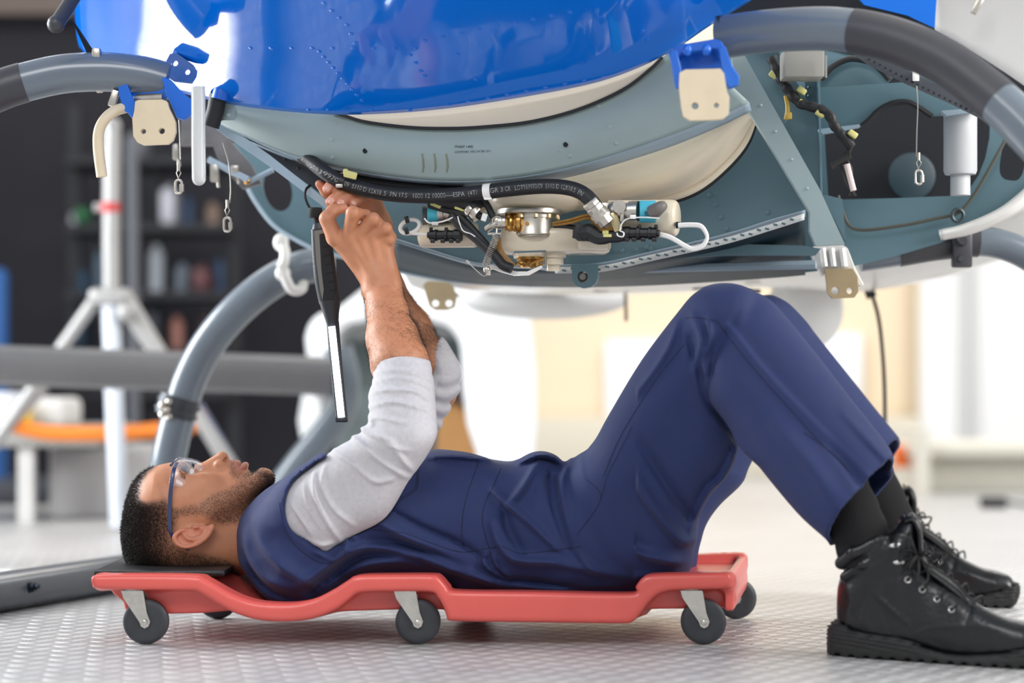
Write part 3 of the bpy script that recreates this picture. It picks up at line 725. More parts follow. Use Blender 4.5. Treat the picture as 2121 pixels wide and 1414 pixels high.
TF = folds([(C_(q), *wa) for q, *wa in (
    ([(360,390),(540,490),(700,560),(830,640)],.006,-.006),([(300,440),(480,540),(690,640),(860,740)],.011,.012),([(230,560),(420,560),(640,620),(800,700),(900,735)],.009,-.007),
    ([(560,640),(760,720),(930,780)],.010,.009),([(850,600),(830,650),(870,700),(940,745)],.004,.006),([(880,620),(900,680),(960,730)],.004,.005),
    ([(870,310),(935,375),(1020,440),(1180,590)],.007,.010,.003),([(1075,200),(1010,300),(945,375)],.009,.012,.003),
    ([(930,400),(950,500),(1010,600)],.010,-.008),([(870,460),(900,560),(980,640),(1180,650)],.009,.006),
    ([(1150,260),(1180,400),(1230,540),(1290,640)],.011,-.015),([(1250,170),(1205,280),(1215,440),(1270,600),(1365,700)],.009,.011),
    ([(1340,140),(1370,240),(1405,340)],.008,-.009),([(1300,160),(1310,250),(1370,330)],.006,.007),
    ([(1300,380),(1400,600),(1560,720)],.012,-.006),([(980,650),(1180,660),(1380,700),(1560,730)],.010,.006),
    ([(930,745),(1100,760),(1300,790),(1540,790)],.006,-.005),([(960,780),(1200,790),(1500,775)],.006,.004),
    ([(200,600),(300,580),(560,640),(700,720)],.010,.006),([(40,780),(200,690),(420,650),(640,700)],.014,.006),
    ([(30,600),(120,640),(180,580),(185,520)],.004,.006),([(560,160),(700,155),(860,175)],.007,.006),([(1000,190),(1090,150),(1170,160),(1230,210)],.006,.008))]
  +[(Z(220,860,3.314,q), *wa) for q, *wa in (
    ([(920,960),(1000,1130),(1130,1230),(1300,1280)],.010,-.006),([(1000,700),(1080,900),(1250,1060),(1400,1150)],.014,.008),([(930,820),(960,980),(1080,1120),(1250,1180)],.010,.006),
    ([(1330,1170),(1480,1060),(1640,950),(1760,900)],.010,.008),([(1360,1240),(1540,1120),(1760,980),(2000,960)],.010,-.008),([(1100,640),(1180,500),(1300,420)],.005,.004),([(1200,560),(1240,480),(1330,410)],.004,-.003))]
  , .06, -.46, .32, .05, .42)
LF = folds([(D_(q), *wa) for q, *wa in (
    ([(545,330),(600,540),(690,690),(745,780)],.008,-.007),([(560,240),(590,340),(570,460),(640,620)],.007,.006),([(620,250),(625,330),(600,420)],.006,.005),
    ([(500,260),(440,400),(300,600)],.007,.005),([(270,820),(380,1000),(500,1150),(575,1170)],.012,.009),([(340,760),(470,960),(560,1080)],.012,-.006),
    ([(745,770),(690,900),(630,960),(560,1120)],.008,.006),([(180,1110),(300,1190),(420,1230),(520,1250)],.010,.007),([(70,1130),(110,1220),(180,1290)],.008,-.008),
    ([(30,1000),(100,1150),(190,1280)],.010,.007),([(200,960),(260,1100),(360,1200)],.012,-.006),([(240,560),(200,760),(190,940)],.010,.004),
    ([(640,640),(700,720),(745,790)],.005,.006),([(150,800),(190,880),(220,960)],.007,-.007),([(0,1250),(200,1310),(480,1290)],.010,.004))], THD, .2, .5, .02, .7)
KF = folds([(D_(q), *wa) for q, *wa in (
    ([(545,240),(600,240),(680,255),(830,450),(1000,640),(1230,880)],.0035,.0030,.010),([(590,130),(680,120),(760,170),(740,260)],.009,.004),
    ([(640,260),(600,380),(610,470)],.006,.006),([(690,300),(650,400),(630,560)],.007,-.005),([(640,640),(720,740),(820,840)],.010,.005),
    ([(1120,760),(1220,900),(1260,1000)],.013,-.005),([(900,700),(1020,840),(1120,1000)],.020,.006),([(1180,640),(1320,800),(1380,860)],.010,.004))], SHD, .22, .62, .1, .62)
def coverall_sdf(p):
    f, o = TF(p[:, 0], p[:, 2]); front = sstep(.24, .16, p[:, 1]); f = np.clip(2.0*f*(o < .001), -.011, .022)*front
    rr = .105
    Wt = np.interp(p[:, 0], [P(a, 0, .2).x for a in (500, 600, 760, 950, 1150, 1400)], [.150, .185, .180, .162, .178, .165])
    d = polyex(p, TORSO, .222, Wt, rr)-f
    # shoulder cap over the sleeve
    s = near_sleeve(p, False)-.0095
    AR, oo = ARM_EDGE(p[:, 0], p[:, 2]); d = smin(d, smax(s, AR+oo, .004), .012)
    d = smax(d, -smax(near_sleeve(p, False)-.0015, -(AR+oo), .002), .002) if True else d
    sf = smin(cap(p, tuple(P(600,1080,.33)), tuple(P(640,1075,.37)), .06), 9+0*d, .001); d = smin(d, sf, .03)
    f2, o2 = LF(p[:, 0], p[:, 2]); f2 = np.clip(2.3*f2*(o2 < .001), -.013, .024)
    yt = THD.w(p)
    fr2 = sstep(.05, -.02, p[:, 1]-yt)
    th = polyex(p, THIGH, yt, .088, .078)-f2*fr2
    d = smin(d, th, .035)
    yf = FTD.w(p); d = smin(d, polyex(p, FTHIGH, yf, .082, .074), .03)
    def shank(pc, Dp, Wd, r, ca, cb, ya, yb, fold, sg):
        ys = Dp.w(p); q = polyex(p, pc, ys, Wd, r)
        if fold is not None:
            f3, o3 = fold(p[:, 0], p[:, 2]); q = q-1.7*f3*(o3 < .001)*sstep(.05, -.02, p[:, 1]-ys)
        c = cuffcut(p, ca, cb, ya, yb, sg)-.38*(p[:, 1]-ys)
        inner = q+.008
        q = np.maximum(q, c)
        return np.maximum(q, -np.maximum(inner, -(c+.07)))
    sh = shank(SHANK, SHD, .076, .066, (1715,1119), (1851,966), -.12, -.12, KF, 1)
    d = smin(d, sh, .006)
    fs = shank(FSHANK, FSD, .070, .062, (1780,1030), (1862,907), .57, .57, None, 1)
    d = smin(d, fs, .006)
    # the far leg stays clear of the near one
    # body cavity is closed inside; neck opening
    d = smax(d, -ell(p, tuple(P(497, 1095, .22)), (.045, .058, .065)), .01)
    return d
_ae = sil([(480,930),(668,938),(650,960),(612,990),(594,1020),(590,1055),(598,1090),(618,1122),(645,1146),(672,1158),(700,1160),(722,1146),(735,1118),(745,1300),(480,1300)], .03, st=.002)
def ARM_EDGE(x, z): return _ae(x, z)

def build_person():
    root = empty('person', P(1160, 1215, .22), 'person lying on a red creeper in navy coveralls, arms raised to the hose', 'person')
    ms = mat('skin', (190,130,100), .48, noise=.05, nscale=90, bump=.0003, bscale=500, attr='tint', sss=.12, spec=.45)
    lo = (-.68, -.32, .03); hi = (.72, .72, .80)
    body, V, Q = sdf_mesh('body', body_sdf, lo, hi, HBODY, ms, root, skin_col)
    vis = V[Q].mean(1)
    # eyes
    for s in (-1, 1):
        c = P(397, 983, YH-.032); c = Vector((c.x, YH+s*.032, c.z))
        b = MB(); b.sphere(c, .0123, 20); e = b.build('eye', mat('eye_white', (225,215,208), .12, coat=.5), root)
        b = MB(); ax = Vector((.12, 0, 1)).normalized(); b.lathe(c, ax, [(.0112, .0056), (.0119, .0044), (.0125, .0024), (.01265, .0)], 18)
        b.build('iris', mat('iris', (38,24,18), .08, coat=1), e)
    nails(root, mat('nail', (226,170,150), .25, coat=.3))
    dark = mat('hair', (27,22,20), .5, spec=.35)
    N, A = tris_of(V, Q)
    def dens_hair(C, N):
        s = in_px(C, HAIRP); far = (C[:, 0] < P(560, 0, .2).x) & (C[:, 2] < P(0, 930, .2).z)
        ear = in_px(C, [(356,1110),(376,1088),(444,1082),(448,1095),(424,1130),(388,1142),(362,1134)])
        d = 1.5e6*(1-sstep(-.012, .002, s))*far*((ear > 0) | (np.abs(C[:, 1]-YH) < .05))
        fade = sstep(P(285, 0, .16).x, P(360, 0, .16).x, C[:, 0]); return d*(1-.80*fade)*(N[:, 1] < .5)
    strands('hair', V, Q, dens_hair, .0058, (.35, 0, -.45, .55, .40), .00026, dark, root, 2)
    def dens_beard(C, N):
        s = in_px(C, BEARDP); far = (C[:, 0] < P(590, 0, .2).x) & (C[:, 2] < P(0, 930, .2).z)
        chin = sstep(P(500, 0, .2).x, P(545, 0, .2).x, C[:, 0])*sstep(P(0, 1020, .2).z, P(0, 985, .2).z, C[:, 2])
        return (4.6e5+6.5e5*chin)*(1-sstep(-.008, .004, s))*far*(N[:, 1] < .6)
    strands('beard', V, Q, dens_beard, .0042, (.5, 0, -.5, .38, .45), .00018, mat('beard_hair', (34,26,22), .6), root, 3)
    def dens_brow(C, N):
        s = in_px(C, [(370,962),(380,957),(392,958),(393,975),(386,990),(378,990)])
        return 8e5*(1-sstep(-.002, .001, s))*(C[:, 0] < P(420, 0, .2).x)*(np.abs(C[:, 1]-YH) > .012)
    strands('eyebrow', V, Q, dens_brow, .006, (-.2, 0, -.3, .35, .3), .00018, dark, root, 4)
    def dens_arm(C, N):
        z0, z1 = P(0, 760, .1).z, P(0, 600, .1).z
        m = sstep(z0-.02, z0, C[:, 2])*sstep(z1+.02, z1-.02, C[:, 2])*(C[:, 0] > P(740, 0, .1).x)
        return 2.4e5*m*(.35+.65*(np.sin(C[:, 2]*90+C[:, 0]*40) > -.3))
    strands('arm_hair', V, Q, dens_arm, .0105, (.35, 0, -.75, .32, .35), .00010, mat('body_hair', (40,28,22), .6), root, 5)
    # lashes
    b = MB()
    for i in range(26):
        t = i/25; c = P(402.5, 981, YH-.032); y = YH-.032+(-.011+.022*t)
        p0 = Vector((c.x, y, c.z+.0126-.35*(abs(t-.5)*2)**2*.01)); b.tube([p0, p0+Vector((-.001, -.0015*(1-2*t), .003)), p0+Vector((-.003, -.002*(1-2*t), .005))], [.0002, .0002, .0001], 4)
    b.build('eyelashes', dark, root)
    # shirt
    grey = mat('grey_jersey', (192,189,192), .9, noise=.07, nscale=140, bump=.0006, bscale=420, sheen=.05, bstretch=(1, 1, .5))
    sh, SV, SQ = sdf_mesh('shirt', shirt_sdf, (-.5, -.08, .05), (0, .48, .5), .0026, grey, root)
    navy = mat('navy_twill', (24,39,86), .78, noise=.05, nscale=40, bump=.0005, bscale=700, sheen=.06)
    co, CV, CQ = sdf_mesh('coveralls', coverall_sdf, (-.48, -.34, .03), (.72, .72, .68), .0033, navy, root, slack=2.4)
    bv = bvh_of(CV, CQ); st_ = mat('navy_thread', (14,22,54), .8)
    for pts in (C_([(810,178),(765,300),(740,400),(730,500),(738,575)]), C_([(925,185),(880,290),(845,360),(828,450),(845,540),(862,590)]),
                C_([(520,205),(520,285),(500,320),(425,362),(380,345)]), C_([(512,205),(512,282),(492,314),(425,352),(385,338)]), C_([(260,490),(345,505),(450,515),(600,570),(730,606),(850,590),(925,580),(1010,612),(1180,596),(1300,580)]),
                C_([(1300,240),(1395,345),(1280,525)]), C_([(1540,10),(1480,130),(1420,250),(1400,340)]), D_([(540,350),(420,500),(280,720),(200,900)]),
                D_([(545,240),(600,238),(680,255),(700,285),(830,450),(1000,640),(1120,770),(1230,880)]),
                Z(220,860,3.314,[(1190,600),(1200,680),(1230,790),(1290,880),(1380,960),(1470,1010),(1560,1010),(1640,960)]), Z(1560,860,2.5526,[(270,90),(420,200),(560,350)]),
                C_([(865,600),(880,660),(930,720)]), [(1700,1100),(1745,1035),(1800,975),(1838,950)]):
        seam('seam', bv, pts, 0, .0007, st_, co)
    blk = mat('black_sock', (13,13,16), .95, bump=.0006, bscale=300)
    for q in (((1712,950,-.105),(1770,1075,-.12),(1800,1160,-.125)), ((1740,860,.53),(1834,1052,.59),(1852,1110,.60))):
        b = MB(); pts = cr([tuple(P(*a)) for a in q], 8); rr = [.0435+.0012*math.sin(i*2.1) for i in range(len(pts))]
        b.tube(pts, rr, 28); b.build('sock', blk, root, edge=80)
    build_boots(root)
    build_glasses(root)
    return root, V, Q

def build_boots(root):
    BD = Dep((1730,1300), -.105, (2170,1330), -.255); yb = BD
    yp = lambda a: BD(a, 1300)
    up = sil([(1733,1283),(1734,1230),(1739,1205),(1750,1184),(1741,1172),(1736,1150),(1752,1132),(1779,1117),(1834,1098),(1868,1070),(1890,1066),(1902,1085),(1906,1115),(1914,1160),(1938,1184),(1972,1210),(2004,1235),(2036,1256),(2082,1278),(2122,1287),(2152,1300),(2168,1322),(2160,1350),(2000,1362),(1900,1345),(1800,1330),(1745,1310)], yb, st=.0018)
    so = sil([(1720,1300),(1727,1288),(1738,1286),(1764,1301),(1811,1308),(1858,1313),(1913,1336),(1971,1348),(2050,1345),(2110,1334),(2150,1322),(2170,1316),(2179,1328),(2176,1352),(2160,1374),(2121,1383),(2089,1387),(2030,1388),(1960,1384),(1893,1374),(1850,1364),(1780,1364),(1722,1357),(1715,1345),(1716,1300)], yb, st=.0018)
    X = lambda a: P(a, 1310, yp(a)).x
    zf = .03
    def width(p, ex):
        w = np.interp(p[:, 0], [X(a) for a in (1716, 1745, 1800, 1880, 1960, 2040, 2100, 2150, 2182)], [.017, .031, .036, .038, .045, .050, .050, .038, .010]); return w+ex
    def fu(p):
        hz = sstep(P(0, 1290, -.13).z, P(0, 1130, -.13).z, p[:, 2]); w = width(p, 0)*(1-hz)+.043*hz
        nar = np.interp(p[:, 0], [X(1850), X(1930), X(2080)], [0, 1, .6]); zz = (p[:, 2]-P(0, 1310, -.17).z)
        w = w-nar*np.clip(zz-.02, 0, .1)*.32
        ybw = BD.w(p); d = polyex(p, up, ybw, w, .030)
        # padded collar roll, tongue
        d = smin(d, chain(p, sl([P(1742,1166,-.125-.012), P(1770,1143,-.125-.034), P(1820,1122,-.125-.040), P(1858,1106,-.125-.032)]), [.010, .010, .009, .006]), .005)
        d = smin(d, chain(p, sl([P(1750,1194,-.125-.010), P(1790,1168,-.125-.036), P(1828,1152,-.125-.041), P(1846,1120,-.125-.038)]), [.008, .008, .006, .004]), .004)
        # facing edges (raised leather) and creases
        g = BF(p[:, 0], p[:, 2]); d = d-g[0]*(g[1] < .001)*(p[:, 1] < ybw)
        d = np.maximum(d, -np.maximum(cap(p, tuple(P(1830, 1050, -.13)), tuple(P(1815,1150,-.13)), .038), zf+0*d-p[:, 2]))
        return d
    BF = folds([(Z(1560,860,2.5526,q), *wa) for q, *wa in (([(700,640),(680,740),(600,800),(490,820)],.0025,-.002),([(640,900),(620,930),(700,1010),(780,1080)],.004,.0035,.002),([(610,900),(680,870),(780,840)],.003,.003),
        ([(820,1150),(880,1110),(990,1090),(1090,1080)],.0028,.003),([(590,960),(560,1060),(600,1130)],.006,.003),([(660,1000),(690,1100),(700,1140)],.002,-.0015),([(1090,1080),(1110,1030),(1140,960)],.004,-.003),([(900,1170),(960,1190),(1000,1200)],.008,-.002),([(560,660),(660,620),(760,620),(790,680)],.004,.002),
        ([(480,900),(500,960),(480,1040)],.008,.003))], lambda a, c: yp(a), .4, 1.0, .0, .3)
    lea = mat('black_leather', (13,14,17), .34, noise=.12, nscale=30, bump=.0010, bscale=130, coat=.15, spec=.45)
    rub = mat('black_rubber_sole', (24,24,24), .65, noise=.1, nscale=50, bump=.0008, bscale=120)
    bo, BV, BQ = sdf_mesh('boot', fu, (.44, -.36, .0), (.86, -.04, .28), .0028, lea, root)
    def fs(p):
        ybw = BD.w(p); d = polyex(p, so, ybw, width(p, .006), .011)
        z = p[:, 2]; wav = .010*np.interp(p[:, 0], [X(1716), X(1760), X(1880), X(1960), X(2180)], [1.2, 1, 0, -1.2, .3])
        d = d+.0022*np.sin((z-wav)*1000)*sstep(.012, .018, z)
        tread = (np.sin(p[:, 0]*330) > .3)*(z < .006)*(np.abs(p[:, 1]-ybw) > width(p, -.012))
        d = np.maximum(d, -z); return np.where(tread, np.maximum(d, .005-z), d)
    sole, _, _ = sdf_mesh('sole', fs, (.44, -.36, -.01), (.87, -.04, .09), .0026, rub, bo)
    # sole stands on the floor
    bv = bvh_of(BV, BQ); met = mat('nickel', (200,198,196), .25, metal=1); lace_m = mat('black_lace', (22,22,24), .7, noise=.5, nscale=420)
    eye = Z(1560,860,2.5526,[(818,868),(895,920),(973,970),(1050,1025)]); hooks = Z(1560,860,2.5526,[(745,690),(765,776)])
    rows = []
    for e in eye:
        c = cast(bv, *e, yp(e[0]))
        if not c: continue
        c, n = c; rows.append(c)
        b = MB(); u = n.orthogonal().normalized(); w = n.cross(u)
        b.tube([c+n*.0008+(u*math.cos(a)+w*math.sin(a))*.0042 for a in [2*pi*i/16 for i in range(16)]], .0013, 8, closed=True); b.build('eyelet', met, bo)
    for e in hooks:
        c = cast(bv, *e, yp(e[0]))
        if not c: continue
        c, n = c; rows.append(c)
        b = MB(); b.sphere(c+n*.003, .0048, 12, sc=(1.5, .7, .8)); b.sphere(c+n*.004+Vector((.008, 0, .001)), .0038, 10); b.build('lace_hook', met, bo)
    rows.sort(key=lambda q: q.x)
    b = MB(); rg = random.Random(5)
    for k, c in enumerate(rows):          # crossing laces over the tongue
        top = P(*[(1880,1092),(1893,1125),(1920,1166),(1950,1190),(1982,1212),(2014,1238)][min(k, 5)], yp(1760+k*45))
        ym = yp(1760+k*45)
        mid = Vector(((c.x+top.x)/2+.004, ym-.022, (c.z+top.z)/2+.012))
        far = Vector((top.x+.012, ym+.026, top.z-.012))
        b.tube(cr([c+Vector((0, .002, 0)), c+Vector((.003, -.004, .004)), mid, top+Vector((0, 0, .006)), far], 5), .0019, 7)
        b.tube(cr([c+Vector((.004, .001, .002)), mid+Vector((.012, .002, -.006)), top+Vector((.014, 0, .003)), far+Vector((.01, 0, 0))], 5), .0019, 7)
    kn = P(1900, 1150, -.195)
    for i in range(7):                    # bow loops and ends
        a = rg.uniform(0, 6.28); r = rg.uniform(.018, .036); e = kn+Vector((math.cos(a)*r, rg.uniform(-.02, .015), math.sin(a)*r*1.3))
        e2 = kn+Vector((math.cos(a+.5)*r*1.1, rg.uniform(-.015, .01), math.sin(a+.5)*r))
        b.tube(cr([kn, (kn+e)/2+Vector((0, -.010, .006)), e, e2, kn+Vector((.002, 0, 0))], 6), .0018, 7)
    b.tube(cr([kn, kn+Vector((.01, -.012, -.01)), kn+Vector((.03, -.008, -.022)), kn+Vector((.055, -.01, -.04)), P(2020,1250,-.235)], 6), .0018, 7)
    b.tube(cr([kn, kn+Vector((-.01, -.012, .02)), P(1880,1080,-.125-.03), P(1876,1058,-.125-.02)], 6), .0018, 7)
    b.build('laces', lace_m, bo)
    b = MB()
    tg = [P(1873,1066,yp(1873)), P(1893,1062,yp(1893)), P(1908,1090,yp(1908)), P(1915,1155,yp(1915)), P(1955,1190,yp(1955)), P(2000,1226,yp(2000)), P(2020,1250,yp(2020))]
    b2 = MB(); v = []; f = []
    for i, c in enumerate(cr(tg, 4)):
        for j in range(7):
            a = (j-3)/3; v.append((c[0]-.002*a*a*3, c[1]+a*.026, c[2]-.008*a*a))
        if i:
            for j in range(6): f.append(((i-1)*7+j, (i-1)*7+j+1, i*7+j+1, i*7+j))
    b2.add(v, f); tgo = b2.build('tongue', lea, bo)
    sm = tgo.modifiers.new('s', 'SOLIDIFY'); sm.thickness = .005
    # far boot: same boot, other foot
    off = Vector((.150, .86, 0))
    def cp(o, parent):
        c = o.copy(); COL.objects.link(c); c.parent = parent
        for ch in list(o.children): cp(ch, c)
        return c
    fb = cp(bo, root); fb.location = bo.location+off

def build_glasses(root):
    nv = mat('navy_plastic', (42,54,92), .3, coat=.3); gl = mat('clear_lens', (236,242,250), .03, alpha=.16, spec=.9, coat=1)
    g = empty('safety_glasses', P(380, 960, YH)); g.parent = root; g.location = P(380, 960, YH)-root.location
    for s in (-1, 1):
        pts = [(366,957,.050),(360,972,.071),(355,1002,.0795),(352.5,1030,.0815),(351.5,1060,.0835),(351,1085,.0835),(353,1100,.082),(359,1112,.079),(372,1126,.0765),(391,1139,.0745)]
        b = MB(); c = [];
        for q in cr(pts, 5):
            w = P(q[0], q[1], YH-q[2]); c.append(Vector((w.x, YH+s*q[2], w.z)))
        n = len(c); v = []; f = []
        for i, q in enumerate(c):
            w = .0034-.0012*sstep(.6, 1, i/n)
            d = (c[min(i+1, n-1)]-c[max(i-1, 0)]).normalized(); sd = Vector((0, s, 0)); e = d.cross(sd).normalized()
            for a in range(10):
                t = 2*pi*a/10; v.append(q+e*math.copysign(abs(math.cos(t))**.6, math.cos(t))*w+sd*math.sin(t)*.0013)
        for i in range(n-1):
            for a in range(10): f.append((i*10+a, i*10+(a+1) % 10, (i+1)*10+(a+1) % 10, (i+1)*10+a))
        b.add(v, f); b.build('temple', nv, g)
    # brow bar over both lenses
    b = MB(); pts = []
    for i in range(25):
        t = -1+2*i/24; y = t*.054; k = abs(t)**2.2
        w = P(372+(-8)*k, 948+13*k, YH); pts.append(Vector((w.x, YH+y, w.z)))
    b.tube(pts, .0022, 8); b.build('brow_bar', nv, g)
    for s in (-1, 1):
        v = []; f = []; nu, nw = 18, 10
        for i in range(nu):
            u = i/(nu-1)
            for j in range(nw):
                w_ = j/(nw-1); y = .005+.062*math.sin(u*1.35)/math.sin(1.35)
                bx, by = 372-10*u**1.5, 948+54*u**2.3; cx_, cy_ = 432-42*u**1.2, 967+38*u**1.7
                lx = bx+(cx_-bx)*w_; ly = by+(cy_-by)*w_-7*math.sin(pi*w_)*(1-u*.8)
                q = P(lx, ly, YH); v.append(Vector((q.x, YH+s*y, q.z)))
        for i in range(nu-1):
            for j in range(nw-1): f.append((i*nw+j, i*nw+j+1, (i+1)*nw+j+1, (i+1)*nw+j))
        b = MB(); b.add(v, f); o = b.build('lens', gl, g); m = o.modifiers.new('s', 'SOLIDIFY'); m.thickness = .0018
HBODY = .0019
# ------------------------------------------------------------------ helicopter being serviced
def build_heli():
    root = empty('helicopter', H(1060, 300, .4), 'blue and white helicopter overhead with its belly panels removed', 'helicopter')
    blue = mat('blue_paint', (0, 112, 222), .08, coat=.55, spec=.3, bump=.0012, bscale=2.2); blue2 = mat('blue_bracket_paint', (0, 100, 205), .4, coat=.3)
    teal = mat('primer_teal', (92,120,130), .42, noise=.06, nscale=5, bump=.0003, bscale=60, spec=.4)
    pale = mat('primer_pale', (146,163,164), .4, noise=.07, nscale=7, bump=.0003, bscale=40)
    flm = mat('primer_flange', (152,171,184), .45, noise=.07, nscale=12)
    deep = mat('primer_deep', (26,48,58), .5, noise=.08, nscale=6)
    cream = mat('cream_gelcoat', (224,211,188), .25, noise=.05, nscale=4, coat=.3, bump=.0006, bscale=8)
    tan = mat('cream_bracket', (226,208,176), .45, noise=.05, nscale=30); olive = mat('tan_bracket', (186,164,126), .5, noise=.08, nscale=30)
    white = mat('white_paint', (235,233,228), .25, coat=.4); blk = mat('black_rubber', (26,27,30), .55, bump=.0003, bscale=200)
    tubeg = mat('tube_grey', (104,114,124), .28, coat=.4, noise=.05, nscale=8); tubed = mat('tube_wrap', (62,62,67), .42, noise=.08, nscale=20)
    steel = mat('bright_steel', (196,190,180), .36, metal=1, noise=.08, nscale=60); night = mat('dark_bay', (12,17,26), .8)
    gold = mat('gold_fitting', (196,150,84), .3, metal=1); brown = mat('amber_wire', (150,108,42), .5, noise=.25, nscale=200)
    whp = mat('white_sleeving', (238,236,232), .6, bump=.0004, bscale=300); conn = mat('connector_black', (22,22,25), .45)
    cyan = mat('cyan_tape', (72,178,200), .55, noise=.04, nscale=60)
    stm = mat('stain', (120,128,112), .8)
    def part(mb, name, m, par=root, edge=35, sol=0, off=0):
        o = mb.build(name, m, par, edge=edge)
        if sol: q = o.modifiers.new('thick', 'SOLIDIFY'); q.thickness = sol; q.offset = off
        return o
    def resample(pts, n):
        c = [np.array(p, float) for p in cr(pts, 8)]; L = np.concatenate([[0], np.cumsum([np.linalg.norm(c[i+1]-c[i]) for i in range(len(c)-1)])]); L /= L[-1]
        return [(np.interp(t, L, [q[0] for q in c]), np.interp(t, L, [q[1] for q in c])) for t in np.linspace(0, 1, n)]
    def loft(rows, ts, n=60, sub=6, tf=None, mb=None):
        R = [[tuple(H(a, b, (t(a, b) if callable(t) else t))) for a, b in resample(r, n)] for r, t in zip(rows, ts)]
        G_ = []
        for j in range(n):
            G_.append(cr([R[i][j] for i in range(len(R))], sub))
        m = len(G_[0]); v = [G_[j][i] for i in range(m) for j in range(n)]
        f = [(i*n+j, i*n+j+1, (i+1)*n+j+1, (i+1)*n+j) for i in range(m-1) for j in range(n-1)]
        mb = mb or MB(); mb.add(v, f); return mb, v, f
    # ---- blue belly skin
    E = [(152,-30),(158,60),(170,104),(215,128),(262,153),(330,178),(400,197),(480,215),(600,230),(730,236),(900,226),(1080,200),(1250,165),(1378,112),(1470,52),(1562,-5)]
    def tb(base, k):
        return lambda a, b: base+.0+.10*max(0, (560-a)/430)**2*k
    rows = [E]; ts = [tb(.100, 1)]
    for dy, t in ((-48,.042),(-100,-.02),(-190,-.13),(-323,-.28),(-480,-.42)):
        sh = dy
        rows.append([(a+(a-850)*(-dy)*.00012, b+dy*(1 if a > 250 else 1)) for a, b in E]); ts.append(tb(t, 1))
    mb, v, f = loft(rows, ts, 90, 6); skin = part(mb, 'belly_skin', blue, sol=.003, edge=80)
    bs = BVHTree.FromPolygons(v, f)
    def onskin(px, py, bv):
        o_ = Vector((0, -D0, HC)); d = (P(px, py, 0)-o_).normalized(); h = bv.ray_cast(o_, d); return (h[0]+(h[1] if h[1].y < 0 else -h[1])*.0016, h[1]) if h[0] is not None else None
    def rivets(name, pts, bv, m, r, par, hgt=.35):
        for a, b in pts:
            h = onskin(a, b, bv)
            if not h: continue
            n = h[1] if h[1].y < 0 else -h[1]
            q = MB(); q.sphere(h[0], r, 10, sc=(1, 1, hgt), rot=n.to_track_quat('Z', 'Y').to_matrix()); part(q, name, m, par)
    def line(a, b, n): return [(a[0]+(b[0]-a[0])*i/(n-1), a[1]+(b[1]-a[1])*i/(n-1)) for i in range(n)]
    rv = line((520,98),(860,98),9)+line((880,82),(1180,22),9)+line((662,105),(750,206),10)+line((672,5),(720,50),4)+[(728,68),(737,88),(850,112),(862,128),(872,145),(880,155)]+[(x, 226) for x in (640,680,770,850)]+line((930,215),(1250,155),9)+[(948,111),(985,161),(1330,62),(1340,80)]
    rivets('rivet', rv, bs, blue, .0042, skin)
    # ---- right blue and white side skin beyond the cross tube
    q = MB(); q.plate([H(a, b, .16) for a, b in ((1745,-40),(1790,10),(1880,32),(1936,58),(1946,-40))], (0, .004, 0)); part(q, 'side_skin', blue)
    q = MB(); mb, v, f = loft([[(1946,-60),(2040,-60),(2200,-60)],[(1940,0),(2030,-5),(2200,40)],[(1937,60),(2000,96),(2121,176),(2200,236)]], [.08,.12,.16], 24, 5); wp = part(mb, 'white_side_panel', white, sol=.004)
    q = MB(); q.box(H(2024, 12, .085), (.010, .006, .028), Matrix.Rotation(.5, 3, 'Y'), bev=.002); part(q, 'latch', steel, wp)
    q = MB(); q.plate([H(a, b, .22) for a, b in ((1500,20),(1560,-40),(1800,-40),(1900,20),(1960,70),(1760,60),(1560,70))], (0, .01, 0)); part(q, 'gap_shade_sheet', night)  # shade of the gap painted as a near-black sheet behind the cross tube
    # ---- cream band under the blue skin and seal
    seal = [(690,232),(715,240),(760,253),(850,264),(930,266),(1000,263),(1100,252),(1200,226),(1290,186),(1345,145),(1372,118)]
    mb, v, f = loft([[(690,222),(900,200),(1200,140),(1372,88)],[(690,228),(850,240),(1100,222),(1372,104)],seal], [.125,.118,.112], 50, 5); part(mb, 'fairing_band', cream, sol=.003)
    q = MB(); q.tube([H(a, b, .110) for a, b in resample(seal, 60)], .0028, 8); part(q, 'rubber_seal', blk)
    # ---- grey keel panel with flange
    bot = [(434,214),(452,252),(520,286),(600,319),(700,346),(800,363),(900,373),(1000,373),(1100,362),(1200,341),(1300,311),(1400,276),(1500,236),(1552,212)]
    top = [(434,202),(480,212),(600,228),(700,236),(760,253),(850,263),(930,266),(1000,263),(1100,252),(1200,226),(1290,184),(1345,144),(1392,104),(1420,90)]
    midr = [((a+c)/2, (b+d)/2) for (a, b), (c, d) in zip(resample(top, 14), resample(bot, 14))]
    mb, v, f = loft([top, midr, bot], [.118, .112, .135], 80, 6); keel = part(mb, 'keel_panel', pale, sol=.003)
    bk = BVHTree.FromPolygons(v, f)
    rivets('rivet', [(473,236),(694,256),(688,288),(690,326),(1240,220),(1262,262),(1276,296),(1160,310),(1500,180),(1440,210),(1180,322)], bk, pale, .0042, keel, .3)
    q = MB()
    for a, b in ((757,312),(1172,299)):
        h = onskin(a, b, bk)
        if h: q.lathe(h[0], (0, -1, 0), [(-.002, .0042), (.0012, .0042)], 16)
    part(q, 'drill_hole', night, keel)
    fl = [(457,264),(520,296),(600,330),(700,356),(800,374),(900,385),(1000,390),(1100,380),(1200,360),(1300,331),(1400,298),(1500,256),(1556,228)]
    mb, v, f = loft([bot[1:], fl], [.134, .185], 80, 3); part(mb, 'keel_flange', flm, sol=.003)
    for i, a in enumerate(range(720, 1500, 34)):
        pass
